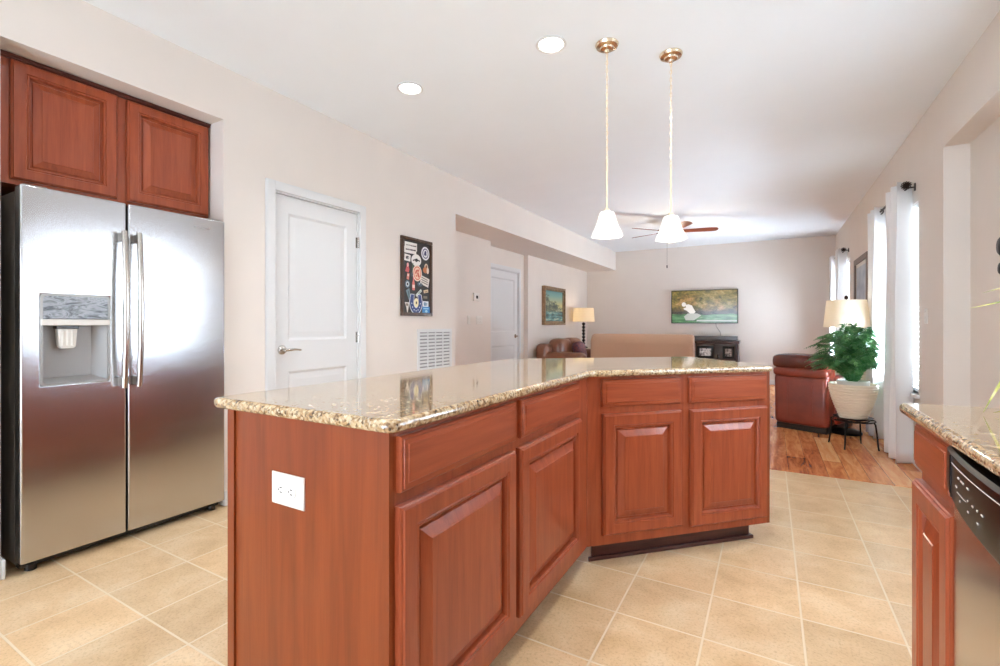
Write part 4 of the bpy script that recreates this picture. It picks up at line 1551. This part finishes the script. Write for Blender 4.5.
prof += [(0.186, 0.318), (0.178, 0.314), (0.172, 0.27), (0.0, 0.262)]
pot_m = mat('cream_glazed_pot', S(236, 224, 202), 0.35)
MB().lathe(prof, 56).build('pot', pot_m, pp, smooth=25)
MB().lathe([(0.0, 0.2645), (0.118, 0.2645), (0.126, 0.345), (0.118, 0.35), (0.112, 0.325), (0.0, 0.32)], 36).build('inner_pot', plate_m, pp)
leaf_m = mat('fern_green', S(48, 104, 58), 0.45)
nl = noise(leaf_m, coords(leaf_m), 8, 3)
lk(leaf_m, ramp(leaf_m, nl.outputs[0], [(0.3, S(36, 88, 44)), (0.5, S(62, 128, 70)), (0.7, S(120, 170, 104))]), pr_(leaf_m).inputs['Base Color'])
fo = MB()
random.seed(11)
for k in range(190):
    az = random.uniform(0, 2 * PI)
    ph = math.asin(random.uniform(-0.55, 1.0))
    rr = random.uniform(0.72, 1.05)
    out = 0.36 * rr * math.cos(ph)
    if math.cos(az) * out > 0.16:
        out = 0.16 / math.cos(az)
    top_ = 0.60 + 0.25 * rr * math.sin(ph)
    dirx, diry = math.cos(az), math.sin(az)
    q0 = (0.03, 0.33)
    q1 = (0.05 + 0.10 * out, max(0.42, top_ - 0.04))
    q2 = (0.62 * out + 0.01, top_ + 0.07)
    q3 = (out + 0.02, top_ - 0.05 * rr * math.cos(ph))
    nseg = 10
    pts = []
    for i in range(nseg + 1):
        t_ = i / nseg
        b0, b1, b2, b3 = (1 - t_) ** 3, 3 * t_ * (1 - t_) ** 2, 3 * t_ * t_ * (1 - t_), t_ ** 3
        o_ = b0 * q0[0] + b1 * q1[0] + b2 * q2[0] + b3 * q3[0]
        pts.append(Vector((dirx * o_, diry * o_, b0 * q0[1] + b1 * q1[1] + b2 * q2[1] + b3 * q3[1])))
    side = Vector((-diry, dirx, 0))
    fo.tube(pts, [0.0022 * (1 - 0.7 * i / nseg) for i in range(nseg + 1)], 4, cap=False)
    for i in range(1, nseg * 2 + 1):
        u = i / (nseg * 2)
        a_ = min(int(u * nseg), nseg - 1)
        p = pts[a_].lerp(pts[a_ + 1], u * nseg - a_)
        t = (pts[a_ + 1] - pts[a_]).normalized()
        ll = 0.075 * math.sin(PI * (0.15 + 0.8 * u)) * random.uniform(0.7, 1.15)
        for s in (-1, 1):
            d = (side * s * 0.8 + t * 0.75 + Vector((0, 0, random.uniform(-0.4, 0.05)))).normalized()
            wv = t.cross(d).cross(d).normalized() * 0.006
            tip = p + d * ll + Vector((0, 0, -0.02 * ll / 0.08))
            mid = p + d * ll * 0.45
            fo.add([p, mid + wv, tip, mid - wv], [(0, 1, 2, 3)])
fo.build('foliage', leaf_m, pp, smooth=0)
MB().lathe([(0.0, 0.321), (0.111, 0.3215), (0.111, 0.3265), (0.0, 0.336)], 24).build('soil', mat('dark_soil', S(50, 38, 30), 0.95), pp)
stems = MB()
for k in range(9):
    a = 2 * PI * k / 9
    stems.tube([(0.03 * math.cos(a), 0.03 * math.sin(a), 0.325), (0.045 * math.cos(a), 0.045 * math.sin(a), 0.65)], 0.004, 6)
stems.build('stems', mat('fern_stem', S(70, 100, 52), 0.6), pp)


# ------------------------------------------------------------------ curtains
def curtain(y0, y1, label, seed, flare=0.0):
    t = thing('curtain', label, 'curtain', (0.945, (y0 + y1) / 2, 0), 0, 'white grommet curtains on the right wall')
    random.seed(seed)
    hw = (y1 - y0) / 2
    nu, nv = 60, 24
    waves = 2.5
    vs = []
    for j in range(nv + 1):
        v = j / nv
        z = 0.012 + v * 2.278
        for i in range(nu + 1):
            u = -1 + 2 * i / nu
            fl_ = 1 + flare * (1 - v)
            amp = 0.060 + 0.012 * (1 - v)
            ph = waves * PI * u + 0.25 * (1 - v) * math.sin(3 * u + seed)
            vs.append((amp * math.sin(ph) + 0.006 * math.sin(5 * u + 7 * v), hw * u * fl_, z))
    fs = [(j * (nu + 1) + i, j * (nu + 1) + i + 1, (j + 1) * (nu + 1) + i + 1, (j + 1) * (nu + 1) + i) for j in range(nv) for i in range(nu)]
    o = MB().add(vs, fs).build('panel', curtain_m, t, smooth=60)
    s = o.modifiers.new('thick', 'SOLIDIFY')
    s.thickness = 0.003
    for k in range(5):
        u = (-1 + (2 * k + 1) / 5)
        rg = [(0.024 * math.cos(2 * PI * i / 18), 0, 0.024 * math.sin(2 * PI * i / 18)) for i in range(18)]
        q = MB()
        q.tube(rg, 0.005, 6, closed=True)
        q.build('grommet', iron_m, t, loc=(0, hw * u, 2.245), rotz=R(35 if k % 2 else -35))
    return t


def rod(y0, y1, label):
    t = thing('curtain_rod', label, 'curtain rod', (0.945, 0, 2.245), 0, 'curtain rods on the right wall')
    MB().tube([(0, y0, 0), (0, y1, 0)], 0.009, 12).build('pole', bronze_m, t)
    for yy, s in ((y0, -1), (y1, 1)):
        q = MB()
        for k in range(6):     # caged ball finial
            a0 = PI * k / 6
            pts = []
            for i in range(16):
                a = 2 * PI * i / 16
                pts.append((0.032 * math.cos(a) * math.cos(a0), yy + s * 0.036 + 0.036 * math.sin(a), 0.032 * math.cos(a) * math.sin(a0)))
            q.tube(pts, 0.0035, 6, closed=True)
        q.ellipsoid((0, yy + s * 0.036, 0), (0.012, 0.012, 0.012), nu=10, nv=6)
        q.build('finial', bronze_m, t)
        b_ = MB()
        yb = yy - s * 0.05
        b_.tube([(0.0, yb, 0.0), (0.068, yb, 0.0)], 0.006, 8)
        b_.box(0.066, 0.075, yb - 0.012, yb + 0.012, -0.03, 0.03)
        b_.build('bracket', bronze_m, t)
    return t


rod(4.925, 6.34, 'dark bronze curtain rod with caged ball end over the nearer window')
curtain(4.91, 5.38, 'white grommet curtain nearest the kitchen, right of the fern', 1, 0.12)
curtain(5.86, 6.26, 'white grommet curtain just behind the nearest one, on the same rod', 2, 0.1)
rod(8.62, 10.04, 'dark bronze curtain rod over the farther window near the corner')
curtain(8.72, 9.06, 'white curtain on the farther window, its right panel above the lampshade', 3)
curtain(9.60, 9.94, 'white curtain nearest the far right corner of the room', 4)

# framed print on the right wall between the windows
rp = thing('framed_print', 'grey framed blue print on the right wall, half hidden by the curtain', 'picture', (XR, 7.95, 1.22), R(-90))
f = MB()
gw, gh, gt = 1.0, 0.78, 0.07
for (a0, a1, b0, b1) in ((0, gw, 0, gt), (0, gw, gh - gt, gh), (0, gt, gt, gh - gt), (gw - gt, gw, gt, gh - gt)):
    f.box(a0, a1, -0.035, 0, b0, b1)
f.build('frame', mat('grey_brown_frame', S(112, 98, 90), 0.5), rp, bevel=0.006)
MB().box(gt, gw - gt, -0.015, 0, gt, gh - gt).build('mat_board', plate_m, rp, smooth=0)
bp = mat('blue_grey_print', S(140, 158, 176), 0.3)
nn = noise(bp, coords(bp), 4, 4)
lk(bp, ramp(bp, nn.outputs[0], [(0.35, S(112, 134, 158)), (0.65, S(176, 188, 198))]), pr_(bp).inputs['Base Color'])
MB().box(gt + 0.05, gw - gt - 0.05, -0.018, -0.014, gt + 0.05, gh - gt - 0.05).build('print', bp, rp, smooth=0)

# dark wall ornament at the right edge of the recess
wo = thing('wall_ornament', 'dark round metal wall ornament on the recess wall at the right edge', 'wall decor', (XT, 3.745, 1.55), R(-90))
for (cx, cz, r_) in ((0.0, 0.03, 0.056), (0.005, -0.098, 0.038), (0.09, 0.0, 0.06), (0.1, -0.1, 0.045), (0.1, 0.12, 0.05)):
    MB().lathe([(r_, 0.008), (r_ * 1.0, 0.014), (r_ * 0.8, 0.022), (0.0, 0.026)], 28, (cx, 0, cz), 'y').build('disc', iron_m, wo)
q = MB()
q.tube([(0, -0.006, 0.03), (0.09, -0.006, 0), (0.005, -0.006, -0.095), (0.1, -0.006, -0.1)], 0.006, 8)
q.tube([(0.09, -0.006, 0), (0.1, -0.006, 0.12)], 0.006, 8)
q.build('wire_frame', iron_m, wo)

# ------------------------------------------------------------------ arching grassy plant on the right counter
sg = thing('potted_plant', 'arching pale green grassy leaves of a plant on the right counter', 'plant', (0.70, 1.42, 0.914))
MB().lathe([(0.0, 0.0), (0.06, 0.0), (0.085, 0.12), (0.09, 0.125), (0.082, 0.125), (0.076, 0.11), (0.0, 0.105)], 32).build('pot', mat('dark_brown_pot', S(58, 44, 36), 0.35), sg)
strip_m = mat('yellow_green_leaf', S(176, 182, 92), 0.45)
nn = noise(strip_m, coords(strip_m, (30, 30, 30)), 1, 2)
lk(strip_m, ramp(strip_m, nn.outputs[0], [(0.4, S(118, 140, 62)), (0.55, S(196, 196, 104)), (0.7, S(228, 224, 170))]), pr_(strip_m).inputs['Base Color'])


def leaf(p0, p1, p2, p3, w_, side=None):
    p0, p1, p2, p3 = map(Vector, (p0, p1, p2, p3))
    nseg = 14
    vs = []
    for i in range(nseg + 1):
        t = i / nseg
        p = p0 * (1 - t) ** 3 + p1 * 3 * t * (1 - t) ** 2 + p2 * 3 * t * t * (1 - t) + p3 * t ** 3
        d = (p1 - p0) * (1 - t) ** 2 + (p2 - p1) * 2 * t * (1 - t) + (p3 - p2) * t * t
        s = d.cross(Vector((0, 0, 1)))
        s = s.normalized() if s.length > 1e-6 else Vector((0, 1, 0))
        s = (s * 0.75 + Vector((0, 0, 0.65))).normalized()
        if side:
            s = d.normalized().cross(Vector(side)).cross(d.normalized()).normalized()
        ww = w_ * (1 - t ** 7) * 0.5 + 0.0004
        vs += [p - s * ww, p + Vector((0, 0, -0.25 * ww)), p + s * ww]
    fs = []
    for i in range(nseg):
        for k in (0, 1):
            fs.append((i * 3 + k, i * 3 + k + 1, i * 3 + k + 4, i * 3 + k + 3))
    o = MB().add(vs, fs).build('leaf', strip_m, sg, smooth=60)
    return o


# coordinates relative to the pot base (0.70,1.42,0.914)
leaf((0, 0, 0.1), (-0.05, 0.02, 0.36), (-0.16, 0.05, 0.29), (-0.295, 0.08, 0.255), 0.007)
leaf((0, 0, 0.1), (-0.05, 0.03, 0.32), (-0.14, 0.07, 0.34), (-0.262, 0.12, 0.292), 0.006)
leaf((-0.01, 0, 0.1), (-0.10, 0.05, 0.42), (-0.20, 0.12, 0.17), (-0.252, 0.153, 0.004), 0.008, (0.85, -0.45, 0.0))
leaf((0, 0.01, 0.1), (-0.08, 0.06, 0.2), (-0.15, 0.11, 0.03), (-0.235, 0.15, 0.006), 0.007, (0.2, 0.3, 0.9))
for k in range(9):
    a = R(-120 + k * 30)
    c_, s_ = math.cos(a), math.sin(a)
    leaf((0, 0, 0.1), (0.05 * c_, 0.05 * s_, 0.3), (0.13 * c_, 0.13 * s_, 0.3), (0.22 * c_, 0.22 * s_, 0.17), 0.007)
